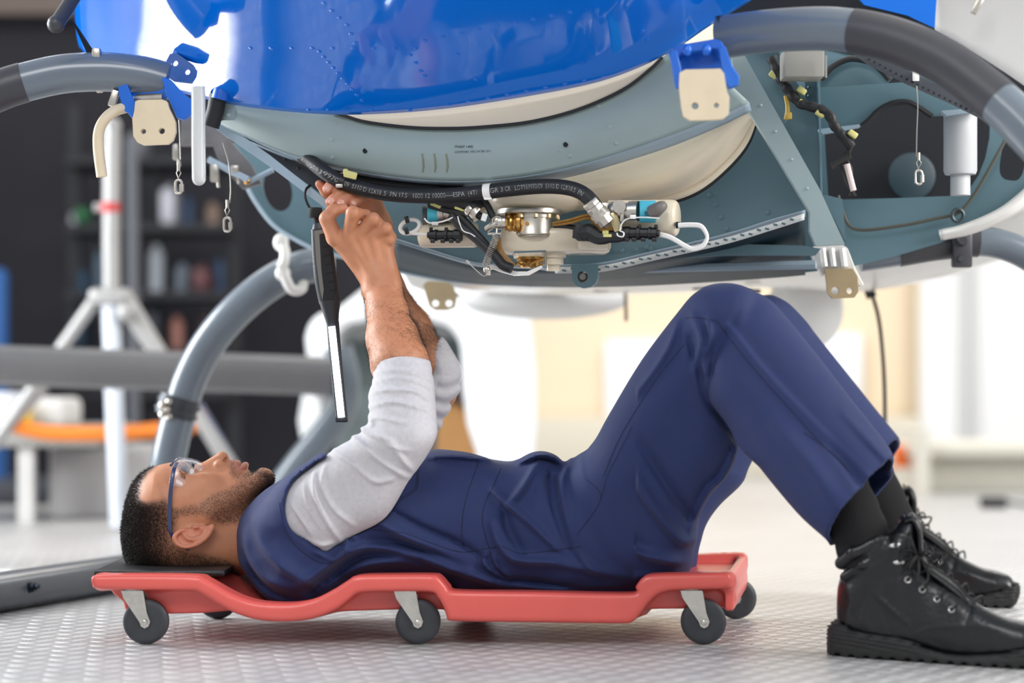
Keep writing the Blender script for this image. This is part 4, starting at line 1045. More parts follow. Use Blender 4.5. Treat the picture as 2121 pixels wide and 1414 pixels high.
    def text(s, px0, px1, py, t, m, par, slope=0, size=None, name='stencil_text', path=None, y=None):
        cu = bpy.data.curves.new(name, 'FONT'); cu.body = s; cu.size = 1; cu.extrude = .002; cu.align_x = 'LEFT'
        o = bpy.data.objects.new(name, cu); COL.objects.link(o); bpy.context.view_layer.update()
        dg = bpy.context.evaluated_depsgraph_get(); me = bpy.data.meshes.new_from_object(o.evaluated_get(dg)); bpy.data.objects.remove(o)
        return me
    def stencil(s, name, m, par, fn, width, stretch=1.0, thr=1e9):
        """flat lettering mapped by fn(u along, v up) onto the surface"""
        me = text(s, 0, 0, 0, 0, m, par); xs = [q.co.x for q in me.vertices]; x0, x1 = min(xs), max(xs); sc = width/(x1-x0)
        import bmesh
        bm = bmesh.new(); bm.from_mesh(me); bmesh.ops.triangulate(bm, faces=bm.faces[:])
        for _ in range(2): bmesh.ops.subdivide_edges(bm, edges=[e for e in bm.edges if e.calc_length()*sc > thr], cuts=2, use_grid_fill=False); bmesh.ops.triangulate(bm, faces=bm.faces[:])
        bm.to_mesh(me); bm.free()
        for q in me.vertices: q.co = fn((q.co.x-x0)*sc, (q.co.y)*sc*stretch, q.co.z*sc)
        o = link(name, me, m, par, smooth=False); return o
    ink = mat('faded_ink', (72,84,88), .7)
    def onk(x0, y0, sl):
        def fn(u, v, w):
            a = x0+u; b = y0+u*sl-v; h = onskin(a, b, bk); return h[0]+Vector((0, -.0008-w*.001*.0, 0)) if h else H(a, b, .11)
        return fn
    stencil('PH047 1405', 'stencil_text', ink, keel, onk(943, 307, -.01), 37, 1.0); stencil('L533M3401 105 CH 201-311', 'stencil_text', ink, keel, onk(943, 317, -.03), 73, 1.0)
    q = MB()
    for a in (875, 900, 925):
        P4 = [onskin(a+i, b, bk) for i, b in ((0,318),(2,330),(3,344),(1,356))]
        q.tube([h[0]+Vector((0, .0005, 0)) for h in P4 if h], [.0018,.0022,.0020,.0012], 6)
    part(q, 'sealant_run', stm, keel)
    # ---- cream engine bowl, its rim seal
    mb, v, f = loft([[(820,352),(1000,360),(1200,340),(1400,280),(1565,205)],[(840,372),(1000,392),(1200,378),(1400,318),(1566,218)],[(860,392),(1000,420),(1230,414),(1420,352),(1566,232)],[(880,402),(1010,440),(1250,430),(1390,406),(1450,380),(1505,335),(1540,290),(1562,240)]], [.235,.225,.245,.31], 60, 6)
    bowl = part(mb, 'engine_bowl', cream, sol=.004, edge=80)
    q = MB(); rim = resample([(1240,424),(1320,418),(1392,408),(1450,384),(1505,338),(1542,292),(1562,240)], 40)
    q.tube([H(a, b, .305) for a, b in rim], .007, 10); part(q, 'bowl_rim', cream, bowl)
    q = MB(); q.tube([H(a+4, b+7, .318) for a, b in rim], .0055, 8); part(q, 'rim_seal', blk, bowl)
    q = MB(); q.plate([H(a, b, .243) for a, b in ((1273,364),(1291,359),(1292,363),(1274,368))], (0, -.001, 0)); part(q, 'drain_slot', tan, bowl)
    # ---- front bulkhead (perforated flange) and rear frames
    A = [(560,250),(700,470),(812,497),(865,514),(952,540),(1004,550),(1100,553),(1147,551),(1241,548),(1353,522),(1500,488),(1600,458),(1668,437),(1640,380),(1590,300),(1556,215),(1300,250),(900,300)]
    q = MB(); q.plate([H(a, b, .36) for a, b in A], (0, .004, 0)); fa = part(q, 'front_bulkhead', teal)
    ba = BVHTree.FromPolygons([tuple(x) for x in [H(a, b, .36) for a, b in A]], [tuple(range(len(A)))])
    rivets('rivet', [(1455,380),(1470,404),(1482,424),(1494,450),(1505,474)]+[(1232+i*29,523-i*2) for i in range(5)]+[(1380,440),(1440,500),(1340,512),(1590,440)], ba, teal, .0045, fa, .35)
    low = [(812,492),(865,509),(952,536),(1004,547),(1100,550),(1147,549),(1241,546),(1353,521),(1500,486),(1600,455),(1668,436)]
    lowb = [(a, b+(11 if 1130 < a < 1690 else 5)) for a, b in low]
    mb, v, f = loft([low, lowb], [.355, .41], 90, 2); fg = part(mb, 'lower_flange', flm, fa, sol=.003)
    # white perforated strip on the flange
    def seg(p, q_, n=30): return resample([p, q_], n)
    strip = resample([(1150,552),(1245,549),(1355,525),(1500,492),(1600,462),(1666,441)], 60)
    q = MB(); n = len(strip)
    v = []
    for a, b in strip: v += [H(a, b+1, .352), H(a, b+14, .350)]
    q.add(v, [(2*i, 2*i+2, 2*i+3, 2*i+1) for i in range(n-1)]); ws = part(q, 'white_strip', mat('white_primer', (222,224,222), .6, noise=.06, nscale=60), fa, sol=.002)
    for i in range(2, n-2, 2):
        a, b = strip[i]
        q = MB(); q.tube([H(a-4, b+4+(i % 4)*1.6, .3485), H(a+4, b+6+(i % 4)*1.6, .3485)], .0018, 6); part(q, 'strip_slot', teal, ws)
    # lug under the bulkhead
    lg = [(1183,548),(1238,546),(1238,575),(1234,586),(1224,594),(1208,597),(1194,592),(1186,582)]
    hole = [H(1207+11*math.cos(t), 573+12*math.sin(t), .345) for t in np.linspace(0, 2*pi, 20)[:-1]]
    q = MB(); q.plate([H(a, b, .345) for a, b in lg], (.003, .012, 0), holes=[hole]); lug = part(q, 'lug', teal, fa); q = MB(); q.lathe(H(1207,573,.349), (0, 1, 0), [(0, .0088), (0, .0055), (.012, .0055), (.012, .0088)], 20, caps=False); part(q, 'bush', mat('bronze_bush', (70,62,54), .5, metal=.7), lug)
    # rear frame with lightening holes
    def hole_at(cx, cy, rx, ry, t, ang=0, n=28, pw=2.0):
        out = []
        for k in range(n):
            a = 2*pi*k/n; x = math.copysign(abs(math.cos(a))**(2/pw), math.cos(a))*rx; z = math.copysign(abs(math.sin(a))**(2/pw), math.sin(a))*ry
            out.append(H(cx+x*math.cos(ang)-z*math.sin(ang), cy+x*math.sin(ang)+z*math.cos(ang), t))
        return out
    B = [(470,300),(505,375),(530,420),(565,465),(610,495),(660,518),(760,545),(850,566),(950,582),(1100,590),(1240,591),(1400,585),(1600,572),(1760,553),(1850,532),(1950,502),(2050,452),(2100,415),(2140,380),(2180,300),(2160,230),(1990,190),(1700,100),(1300,120),(900,200),(600,260)]
    bay = [(1742,236),(1800,300),(1790,412),(1738,414),(1741,412),(1860,411),(1985,407),(2010,392),(2030,362),(2044,325),(2050,285),(2050,238),(1990,228)]
    bay = [(1700,150),(1790,120),(1900,150),(2000,215),(2052,240),(2050,285),(2042,325),(2028,362),(2008,392),(1984,405),(1860,410),(1742,413),(1716,413)]
    q = MB(); q.plate([H(a, b, .62) for a, b in B], (0, .005, 0), holes=[hole_at(575,392,29,46,.62,-.25), hole_at(2098,332,26,42,.62,.15,pw=3), [H(a, b, .62) for a, b in bay]]); fb = part(q, 'rear_frame', teal, sol=0)
    q = MB(); q.tube([H(a, b, .612) for a, b in resample(B[1:10], 60)], .004, 8); part(q, 'frame_bead', flm, fb)
    # skin under the belly between the frames (dark underside)
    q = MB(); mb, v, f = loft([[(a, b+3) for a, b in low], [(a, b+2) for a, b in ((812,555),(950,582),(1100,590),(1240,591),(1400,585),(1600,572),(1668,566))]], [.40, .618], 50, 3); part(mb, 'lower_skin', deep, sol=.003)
    q = MB(); q.plate([H(a, b, .46) for a, b in ((1300,520),(1500,505),(1660,508),(1700,515),(1690,528),(1500,528),(1280,545))], (0, .03, 0)); part(q, 'cross_member', teal)
    q = MB(); q.tube([H(a, b, .5) for a, b in ((950,530),(1150,552))], .006, 8); q.tube([H(a, b, .52) for a, b in ((1240,558),(1690,548))], .008, 8); part(q, 'pipe', flm)
    # ---- right bay structure
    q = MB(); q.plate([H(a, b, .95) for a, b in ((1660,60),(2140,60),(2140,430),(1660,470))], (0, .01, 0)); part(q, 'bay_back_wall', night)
    q = MB(); q.plate([H(a, b, .30) for a, b in ((1530,108),(1612,106),(1650,170),(1690,240),(1697,300),(1697,400),(1745,412),(1752,500),(1700,400),(1640,290))], (0, .01, 0), holes=[hole_at(1629,232,5,24,.30,.05)]); web = part(q, 'side_web', teal)
    q = MB()
    v = [H(1694,150,.29), H(1700,410,.29), H(1700,410,.62), H(1694,150,.62)]; q.plate(v, (.003, 0, 0)); part(q, 'bay_side_wall', teal)
    q = MB(); q.plate([H(a, b, .34) for a, b in ((1692,120),(1692,395),(1672,395),(1666,130))], (0, .003, 0)); st_ = part(q, 'stiffener', teal, web)
    for i in range(12): q = MB(); q.sphere(H(1675, 180+i*18, .338), .0022, 6); part(q, 'rivet', teal, st_)
    arch1 = [(1690,168),(1722,168),(1738,160),(1742,140),(1765,124),(1800,118),(1830,130),(1848,160),(1880,170),(1955,163),(1958,172)]
    q = MB(); q.plate([H(a, b, .48) for a, b in [(1690,181),(1960,165),(1965,180),(2022,222),(2020,235),(1950,240)]+[(1925,240),(1905,225),(1880,212),(1850,214),(1822,228),(1800,250),(1785,262),(1740,268),(1692,272)]], (0, .004, 0)); bm1 = part(q, 'cross_beam', teal)
    q = MB(); q.plate([H(a, b, .475) for a, b in ((1692,270),(1776,260),(1778,266),(1700,280))], (0, -.02, 0)); q.plate([H(a, b, .475) for a, b in ((1945,232),(2022,226),(2030,232),(1956,243))], (0, -.02, 0)); part(q, 'beam_flange', flm, bm1)
    q = MB(); q.tube([H(a, b, .47) for a, b in resample([(1785,262),(1800,250),(1822,228),(1850,214),(1880,212),(1905,225),(1930,242)], 24)], .0055, 8); part(q, 'edge_trim', blk, bm1)
    q = MB(); q.plate([H(a, b, .52) for a, b in ((1690,130),(1740,118),(1800,128),(1850,160),(1840,172),(1690,180))], (0, .004, 0)); bm2 = part(q, 'upper_web', teal)
    q = MB(); q.tube([H(a, b, .505) for a, b in resample([(1700,165),(1725,138),(1760,122),(1800,128),(1825,145),(1842,165)], 24)], .0055, 8); part(q, 'edge_trim', blk, bm2)
    q = MB(); q.plate([H(a, b, .40) for a, b in ((1770,112),(1830,122),(1920,165),(2000,205),(2060,250),(2045,252),(1970,215),(1880,175),(1800,135))], (0, .004, 0)); rail = part(q, 'perforated_rail', mat('rail_grey', (88,92,98), .45, metal=.3))
    for i in range(22):
        t = i/21; a, b = 1800+t*235, 120+t*118+math.sin(t*pi)*2
        q = MB(); q.lathe(H(a, b+3, .398), (0, -1, 0), [(0, .0020), (.0006, .0020)], 8); part(q, 'rail_hole', night, rail)
    for a, b in ((1897,157),(2015,213)): q = MB(); q.box(H(a, b, .394), (.011, .004, .018), bev=.001); part(q, 'rail_tag', whp, rail)
    q = MB(); q.box(H(1661, 136, .24), (.066, .06, .045), bev=.003); q.box(H(1711,138,.205), (.003, .004, .036)); part(q, 'equipment_box', mat('box_putty', (150,148,140), .5))
    q = MB(); q.lathe(H(1989, 236, .5), (0, 0, -1), [(0, .0285), (.098, .0285), (.104, .026), (.104, .017), (.140, .017)], 32); part(q, 'drain_cylinder', mat('cylinder_grey', (186,188,190), .4))
    q = MB(); q.lathe(H(1888, 365, .93), (0, -1, 0), [(0, .042), (.004, .045), (.006, .040)], 32); part(q, 'round_port', deep)
    # wire bundle in the bay
    wb = [(1598,118),(1610,150),(1625,175),(1655,212),(1685,222),(1715,235),(1730,262),(1752,290),(1765,305)]
    q = MB(); q.tube([H(a, b, .27) for a, b in resample(wb, 40)], [.0085+.001*math.sin(i*1.9) for i in range(40)], 10); wbo = part(q, 'wire_bundle', blk)
    for k, (a, b) in enumerate(((1603,155),(1660,188),(1662,215),(1699,235),(1766,278))):
        q = MB(); q.box(H(a, b, .27), (.016, .014, .010), Matrix.Rotation(.6, 3, 'Y'), bev=.002); part(q, 'wire_clip', mat('pale_yellow_clip', (206,200,128), .5), wbo)
    q = MB(); rg = random.Random(3)
    for k in range(5):
        q.tube([H(a, b, .27) for a, b in resample([(1765,300),(1752+rg.uniform(-12,8),325),(1758+rg.uniform(-16,10),350),(1762+rg.uniform(-8,8),385),(1770+rg.uniform(-14,6),405)], 16)], .0022, 6)
    q.tube([H(a, b, .26) for a, b in ((1722,345),(1740,335),(1762,322))], .005, 8); part(q, 'loose_wires', mat('wire_dark', (40,38,36), .5), wbo)
    q = MB(); q.tube([H(a, b, .26) for a, b in ((1754,340),(1762,372),(1768,395))], .0052, 10); part(q, 'wire_sleeve', mat('white_red_sleeve', (214,196,190), .5), wbo)
    q = MB(); q.tube([H(a, b, .27) for a, b in resample([(1628,198),(1632,225),(1628,248)], 10)], [.004]*10, 8); q.box(H(1634,240,.268), (.010,.008,.012), bev=.002); part(q, 'yellow_clip', mat('yellow_clip', (196,164,72), .5))
    # drain line looping across the frame
    q = MB(); q.tube([H(a, b, .60) for a, b in resample([(1736,405),(1746,440),(1772,475),(1860,468),(1940,452),(1985,440),(2020,400),(2060,330),(2090,276)], 60)], .0033, 8); part(q, 'drain_line', mat('line_olive', (78,78,70), .5))
    q = MB(); c = H(1984,446,.595); q.tube([c+Vector((math.cos(t)*.010, 0, math.sin(t)*.011)) for t in np.linspace(0, 2*pi, 18)[:-1]], .0035, 8, closed=True); part(q, 'line_clamp', mat('clamp_dark', (60,70,74), .4, metal=.5))
    # ---- diagonal struts
    q = MB(); q.plate([H(a, b, .20) for a, b in ((1516,112),(1541,112),(1698,392),(1750,506),(1690,509),(1677,478),(1678,440),(1604,316),(1523,184))], (0, .020, 0)); ds = part(q, 'diagonal_strut', pale)
    for a, b in ((1576,218),(1606,272),(1640,330),(1672,390)): q = MB(); q.sphere(H(a, b, .199), .0028, 8, sc=(1,.4,1)); part(q, 'rivet', pale, ds)
    q = MB(); q.plate([H(a, b, .14) for a, b in ((445,252),(470,258),(560,322),(690,425),(694,452),(660,420),(560,345),(448,268))], (0, .018, 0)); part(q, 'diagonal_strut', flm)
    q = MB(); q.plate([H(a, b, .175) for a, b in ((470,262),(560,290),(660,335),(700,350),(720,400),(690,420),(560,325))], (0, .006, 0)); dp = part(q, 'gusset', mat('gusset_dark', (58,62,68), .5, metal=.3))
    for a, b in ((560,312),(590,330),(618,348),(640,345),(668,372),(700,362)): q = MB(); q.sphere(H(a, b, .174), .0028, 8, sc=(1,.4,1)); part(q, 'rivet', mat('gusset_dark', (0,0,0)), dp)
    # corner hose stub and plates at the left end of the keel
    q = MB(); q.tube([H(a, b, .09) for a, b in ((452,196),(446,230),(436,262))], .0150, 16); part(q, 'hose_stub', blk)
    q = MB(); q.tube([H(a, b, .085) for a, b in ((462,172),(460,190),(456,206))], [.012,.0155,.016], 16); part(q, 'blue_cap', blue2)
    q = MB(); q.plate([H(a, b, .105) for a, b in ((430,210),(488,216),(486,249),(448,250))], (0, -.002, 0)); cp_ = part(q, 'corner_patch', pale); q = MB(); q.sphere(H(473,238,.102), .004, 10, sc=(1,.4,1)); part(q, 'rivet', pale, cp_)
    # left hanging bracketry
    q = MB(); q.plate([H(a, b, .42) for a, b in ((375,235),(430,240),(520,340),(540,380),(500,390),(455,340),(440,300),(395,300),(372,300))], (0, .03, 0)); lb = part(q, 'bracket_plate', mat('bracket_grey', (120,118,118), .45, metal=.4, noise=.2, nscale=30))
    q = MB(); q.tube([H(a, b, .40) for a, b in resample([(432,330),(470,350),(500,365),(515,372)], 14)], .006, 8); q.tube([H(a, b, .41) for a, b in ((512,378),(565,352))], .005, 8); part(q, 'link_rod', flm)
    q = MB(); q.sphere(H(512,375,.405), .007, 10); part(q, 'rod_end', gold)
    for a, b, sx, sz in ((364,315,.010,.030),(445,358,.016,.034),(487,350,.016,.014)):
        q = MB(); q.box(H(a, b, .40), (sx, .014, sz), bev=.003); q.tube([H(a+6, b+16, .40), H(a+8, b+30, .40)], .003, 6); part(q, 'catch', steel, lb)
    # ---- blue cross-tube brackets with drilled tabs
    def rot_plate(pts, t, th, name, m, par, holes=()): 
        q = MB(); q.plate([H(a, b, t) for a, b in pts], (0, th, 0), holes=[hole_at(cx, cy, r, r, t, n=18) for cx, cy, r in holes]); o = part(q, name, m, par)
        bv_ = o.modifiers.new('b', 'BEVEL'); bv_.width = .0015; bv_.segments = 2; bv_.limit_method = 'ANGLE'; return o
    g = empty('attachment_bracket', (0, 0, 0)); g.parent = root; g.location = H(300,200,-.06)-root.location
    rot_plate([(241,160),(252,152),(300,154),(345,158),(352,176),(352,200),(330,204),(282,204),(262,192)], -.055, .035, 'saddle', blue2, g)
    rot_plate([(241,160),(256,158),(266,180),(280,215),(274,246),(266,236),(254,226),(246,196)], -.075, .012, 'side_arm', blue2, g)
    rot_plate([(334,160),(352,164),(372,186),(396,205),(400,234),(380,248),(366,244),(356,220),(344,196)], -.075, .02, 'side_arm', blue2, g)
    q = MB(); q.tube([H(284,206,-.05), H(340,204,-.05)], .010, 16); part(q, 'pivot_pin', steel, g)
    rot_plate([(280,210),(286,207),(336,206),(346,210),(350,224),(358,240),(363,252),(364,272),(358,290),(348,298),(296,300),(284,294),(276,282),(274,246),(278,230)], -.09, .013, 'drilled_tab', tan, g, [(297,272,5.5),(335,271,6.5)])
    rot_plate([(332,150),(338,138),(352,112),(366,110),(400,134),(407,146),(405,158),(396,172),(360,168)], .02, .010, 'eye_lug', mat('lug_blue', (62,104,176), .3, coat=.5), g, [(363,131,6),(388,149,6)])
    g = empty('attachment_bracket', (0, 0, 0)); g.parent = root; g.location = H(1455,150,-.06)-root.location
    rot_plate([(1394,98),(1410,92),(1480,80),(1495,86),(1504,104),(1500,120),(1490,112),(1484,100),(1410,110),(1406,120)], -.055, .05, 'saddle', blue2, g)
    rot_plate([(1404,104),(1492,92),(1496,140),(1410,146)], -.02, .02, 'back_plate', blue2, g)
    rot_plate([(1386,106),(1402,104),(1412,150),(1412,184),(1400,182)], -.075, .012, 'side_arm', blue2, g)
    rot_plate([(1488,96),(1503,96),(1516,135),(1532,158),(1530,176),(1512,182),(1500,170),(1496,140)], -.075, .025, 'side_arm', blue2, g)
    for a in (1424, 1464): q = MB(); q.sphere(H(a, 104, -.058), .007, 12, sc=(1,.6,1.3)); part(q, 'bolt', blue2, g)
    rot_plate([(1408,150),(1420,144),(1492,142),(1500,152),(1506,190),(1511,200),(1510,236),(1498,246),(1480,248),(1430,249),(1416,240),(1412,222),(1407,180)], -.09, .013, 'drilled_tab', tan, g, [(1440,219,7.5),(1484,218,5.5)])
    # rear attachment brackets
    for (a, b) in ((912, 612), (1745, 588)):
        g = empty('rear_attachment_bracket', (0, 0, 0)); g.parent = root; g.location = H(a, b, .78)-root.location
        if a < 1000:
            rot_plate([(822,545),(835,536),(878,538),(910,566),(940,600),(955,615),(930,612),(890,604),(850,590)], .80, .03, 'white_saddle', white, g)
            rot_plate([(876,590),(886,582),(930,584),(940,596),(946,616),(942,636),(926,642),(902,642),(890,634),(884,616)], .78, .010, 'drilled_tab', olive, g, [(902,628,7),(930,628,7)])
        else:
            rot_plate([(1680,520),(1690,507),(1745,506),(1756,514),(1772,556),(1790,590),(1782,594),(1760,570),(1712,556),(1706,572),(1690,545)], .58, .03, 'white_saddle', white, g)
            for x in (1704, 1722, 1744): q = MB(); q.tube([H(x, 514, .575), H(x+5, 552, .575)], .006, 8); part(q, 'rib', white, g)
            rot_plate([(1708,556),(1766,556),(1776,572),(1778,604),(1770,616),(1724,618),(1714,606),(1712,580)], .57, .010, 'drilled_tab', olive, g, [(1730,602,8),(1760,602,6.5)])
    # ---- skid gear: cross tubes, skid, clamps
    def path(pts, n): return resample(pts, n)
    q = MB(); rt = path([(1493,78),(1560,68),(1640,61),(1720,60),(1800,70),(1880,93),(1960,130),(2040,188),(2110,250),(2180,325)], 60)
    yy = np.linspace(-.06, -.34, 60); q.tube([P(a, b, y) for (a, b), y in zip(rt, yy)], .0335, 28); ct = part(q, 'cross_tube', tubeg)
    sel = [i for i, (a, b) in enumerate(rt) if 1757 < a < 2078]; q = MB(); q.tube([P(rt[i][0], rt[i][1], yy[i]) for i in sel], .0345, 28); part(q, 'tube_wrap', tubed, ct)
    q = MB(); q.tube([P(rt[0][0]+k, rt[0][1]-k*.1, -.06) for k in (-6, 8)], .0345, 28); part(q, 'end_ring', blk, ct)
    lt = path([(345,170),(300,158),(250,151),(200,149),(130,153),(60,168),(0,187),(-70,222),(-160,290)], 50); yl = np.linspace(.14, .10, 50)
    q = MB(); q.tube([P(a, b, y) for (a, b), y in zip(lt, yl)], .0325, 28); ct2 = part(q, 'cross_tube', tubeg)
    sel = [i for i, (a, b) in enumerate(lt) if a < 50]; q = MB(); q.tube([P(lt[i][0], lt[i][1], yl[i]) for i in sel], .0335, 28); part(q, 'tube_wrap', tubed, ct2)
    q = MB(); q.tube([P(208, 149, .135), P(199, 149.5, .135)], .0345, 28); q.box(P(201,112,.115), (.014,.02,.018), bev=.003); q.box(P(236,204,.12), (.012,.012,.028), Matrix.Rotation(.3,3,'Y'), bev=.002); part(q, 'hose_clamp', steel, ct2)
    fr = path([(690,548),(660,548),(620,556),(570,580),(520,616),(470,664),(428,718),(396,780),(376,840),(358,910),(344,980),(334,1060),(328,1140),(325,1178)], 70)
    q = MB(); q.tube([P(a, b, 1.0) for a, b in fr], .0352, 28); ct3 = part(q, 'cross_tube', tubeg)
    q = MB(); q.tube([P(a, b, 1.0) for a, b in ((374,822),(362,862))], .0425, 24); q.tube([P(a, b, 1.0) for a, b in ((372,832),(370,838))], .046, 24); q.tube([P(a, b, 1.0) for a, b in ((366,850),(364,856))], .046, 24); col_ = part(q, 'collar', mat('collar_dark', (66,70,76), .4, metal=.3), ct3)
    q = MB()
    for a, b in ((336,838),(350,832),(336,858),(350,862),(346,848)): q.lathe(P(a, b, .955), (0, -1, 0), [(-.01,.007),(.003,.007),(.006,.004)], 6)
    part(q, 'bolt', steel, col_)
    q = MB(); q.tube(cr([P(580,502,.97),P(590,520,.96),P(588,545,.955),P(580,556,.955)], 6), [.011]*19, 12); q.sphere(P(582,502,.965), .016, 12, sc=(1,.6,1.2)); q.tube(cr([P(588,566,.955),P(594,582,.955),P(606,600,.96),P(624,598,.97),P(628,582,.99)], 6), [.011]*25, 12); q.sphere(P(586,566,.955), .016, 12, sc=(1,.6,1)); part(q, 'white_clamp', white, ct3)
    # far right cross tube
    q = MB(); q.tube([P(a, b, .50) for a, b in path([(1780,532),(1860,520),(1930,508),(2000,500),(2060,503),(2120,524),(2190,570)], 40)], .0275, 24); ct4 = part(q, 'cross_tube', tubeg)
    q = MB(); q.tube([P(a, b, .50) for a, b in path([(1860,520),(1930,508),(2000,500),(2026,500)], 20)], .029, 24); q.box(P(1992,514,.47), (.036,.02,.07), bev=.004); wr = part(q, 'tube_wrap', tubed, ct4); q = MB(); q.lathe(P(1994,498,.458), (0,-1,0), [(0,.010),(.004,.008)], 16); q.lathe(P(1990,536,.458), (0,-1,0), [(0,.006),(.002,.005)], 12); part(q, 'bolt', tubed, wr)
    # skid tube on the floor
    a_, b_ = Vector((-1.25, -.30, .0365)), Vector((-.70, 1.12, .0365)); q = MB(); q.tube([a_.lerp(b_, t) for t in np.linspace(0, 1, 30)], .0362, 28); q.sphere(b_, .0362, 16); sk = part(q, 'skid_tube', mat('skid_paint', (78,84,92), .33, noise=.1, nscale=12, coat=.3))
    for px, py in ((36,1228),(118,1222)):
        c = G(px, 1262); t = min(max((c.y-a_.y)/(b_.y-a_.y), 0), 1); o_ = a_.lerp(b_, t); nrm = Vector((.93, -.36, .15)).normalized()
        q = MB(); q.lathe(o_+nrm*.034, nrm, [(0,.011),(.004,.011),(.004,.0085),(.012,.0085),(.012,.005),(.020,.005)], 6); part(q, 'bolt', mat('bolt_dark', (70,78,92), .35, metal=.7), sk)
    q = MB(); q.box((-.715, 1.03, .075), (.085, .10, .09), bev=.015); part(q, 'skid_shoe', mat('skid_paint', (0,0,0)), sk)
    # gear continuing down to the skids on both sides, beyond the picture
    q = MB(); e = P(rt[-1][0], rt[-1][1], -.34); q.tube(cr([e, e+Vector((.09,-.01,-.12)), Vector((1.0,-.36,.36)), Vector((1.07,-.37,.06))], 8), .0335, 24); part(q, 'gear_leg', tubeg)
    q = MB(); e = P(-160, 290, .10); q.tube(cr([e, e+Vector((-.07,0,-.13)), Vector((-1.10,.08,.40)), Vector((-1.12,.06,.06))], 8), .0325, 24); part(q, 'gear_leg', tubeg)
    q = MB(); e = P(2190, 570, .50); q.tube(cr([e, e+Vector((.10,.0,-.06)), Vector((1.28,.52,.32)), Vector((1.34,.53,.05))], 8), .0275, 24); part(q, 'gear_leg', tubeg)
    q = MB(); q.tube([(1.0,-.62,.0365), (1.48,1.05,.0365)], .0362, 24); part(q, 'skid_tube', mat('skid_paint', (0,0,0)))
    # cabin above the picture
    q = MB(); u_ = Vector((.96,-.28,0)); v_ = Vector((.28,.96,0)); c0 = Vector((.08,.55,1.95)); n1, n2 = 28, 14; vv = []
    for i in range(n2+1):
        th = pi*i/n2
        for k in range(n1):
            ph = 2*pi*k/n1; a_x = math.copysign(abs(math.cos(ph))**.8, math.cos(ph)); a_y = math.copysign(abs(math.sin(ph))**.8, math.sin(ph))
            vv.append(c0+u_*(.86*math.sin(th)**.8*a_x)+v_*(1.05*math.sin(th)**.8*a_y)+Vector((0,0,.62*math.cos(th))))
    q.add(vv, [(i*n1+k, (i+1)*n1+k, (i+1)*n1+(k+1) % n1, i*n1+(k+1) % n1) for i in range(n2) for k in range(n1)]); part(q, 'cabin_body', white, edge=80)
    # boarding step and rear strut
    q = MB(); s0, s1 = P(-120, 755, 1.75), P(690, 782, 2.05); d = (s1-s0)
    sec = [(-.05, .040), (.0, .052), (.045, .040), (.05, .0), (.045, -.038), (.0, -.046), (-.05, -.036), (-.058, 0)]
    v = []; f = []
    for i in range(25):
        c = s0.lerp(s1, i/24)
        for yy_, zz in sec: v.append(c+Vector((0, yy_, zz)))
    for i in range(24):
        for k in range(8): f.append((i*8+k, i*8+(k+1) % 8, (i+1)*8+(k+1) % 8, (i+1)*8+k))
    f += [tuple(range(8)), tuple(24*8+k for k in range(8))]; q.add(v, f); bsx = part(q, 'boarding_step', mat('step_grey', (112,112,114), .42, metal=.4, noise=.08, nscale=6))
    q = MB(); q.tube(cr([P(700,720,2.1), P(715,790,2.1), P(705,850,2.1), P(665,905,2.1), P(620,960,2.1), P(570,1030,2.1), P(520,1115,2.1)], 8), .037, 24); part(q, 'rear_strut', tubeg)
    # ---- far white belly and fairings
    mb, v, f = loft([[(800,520),(1000,545),(1300,548),(1600,535),(1900,500),(2160,420)],[(815,548),(950,592),(1150,604),(1400,600),(1600,590),(1780,596),(1900,575),(2000,552),(2160,500)],[(860,560),(950,596),(1150,606),(1400,602),(1600,592),(1780,600),(1900,584),(2000,560),(2160,508)]], [.80,1.05,1.6], 60, 6); wb_ = part(mb, 'white_belly_skin', white, sol=.004, edge=80)
    for a, b in ((1245,600),(1320,596),(1495,583),(1450,596),(1560,603)): q = MB(); q.box(H(a, b, 1.02), (.03, .01, .008), bev=.002); part(q, 'grille_slot', mat('slot_dark', (70,66,62), .6), wb_)
    mb, v, f = loft([[(1850,560),(1950,486),(2080,440),(2160,370)],[(1858,592),(1960,560),(2060,535),(2160,500)]], [.70, .95], 30, 5)
    mb2, v, f = loft([[(1645+300,482),(2000,468),(2080,430),(2160,360)],[(1948,492),(2010,480),(2090,448),(2160,400)]], [.60,.62], 24, 3); part(mb2, 'white_side_skin', white, sol=.012)
    q = MB(); q.sphere(H(1130,620,1.75), .20, 32, sc=(1,.8,.24)); part(q, 'radome', mat('radome_grey', (206,206,206), .45))
    q = MB(); q.sphere(H(1668,640,1.6), .085, 28, sc=(1,1,1.1)); part(q, 'camera_ball', mat('ball_grey', (226,226,224), .35))
    for a in (1295, 1820):
        pass
    q = MB(); q.tube([H(1295,598,1.3), H(1297,665,1.3)], .004, 8); part(q, 'antenna', mat('antenna_tan', (150,130,110), .5))
    # ---- white and cream hanging tubes, lanyards, cables
    q = MB(); q.tube(cr([P(410,180,.02), P(411,215,.02), P(411,290,.02), P(412,368,.02)], 8), .0112, 18); q.sphere(P(412,370,.02), .0112, 14); part(q, 'drain_tube', mat('milky_tube', (226,228,226), .3, trans=.25))
    q = MB(); q.tube(cr([P(262,222,.12), P(238,230,.11), P(218,246,.10), P(205,272,.10), P(204,310,.10), P(211,366,.10)], 8), .0090, 16); part(q, 'vent_tube', tan)
    q = MB(); q.tube([P(160,-20,.1), P(140,15,.08), P(118,48,.06)], .0125, 14); q.sphere(P(116,50,.06), .015, 12); part(q, 'step_arm', tubed)
    q = MB(); q.plate([P(a, b, .12) for a, b in ((148,40),(162,60),(185,95),(215,120),(250,150),(300,160),(262,165),(215,140),(180,110))], (0, .02, 0)); part(q, 'skin_lip', night)
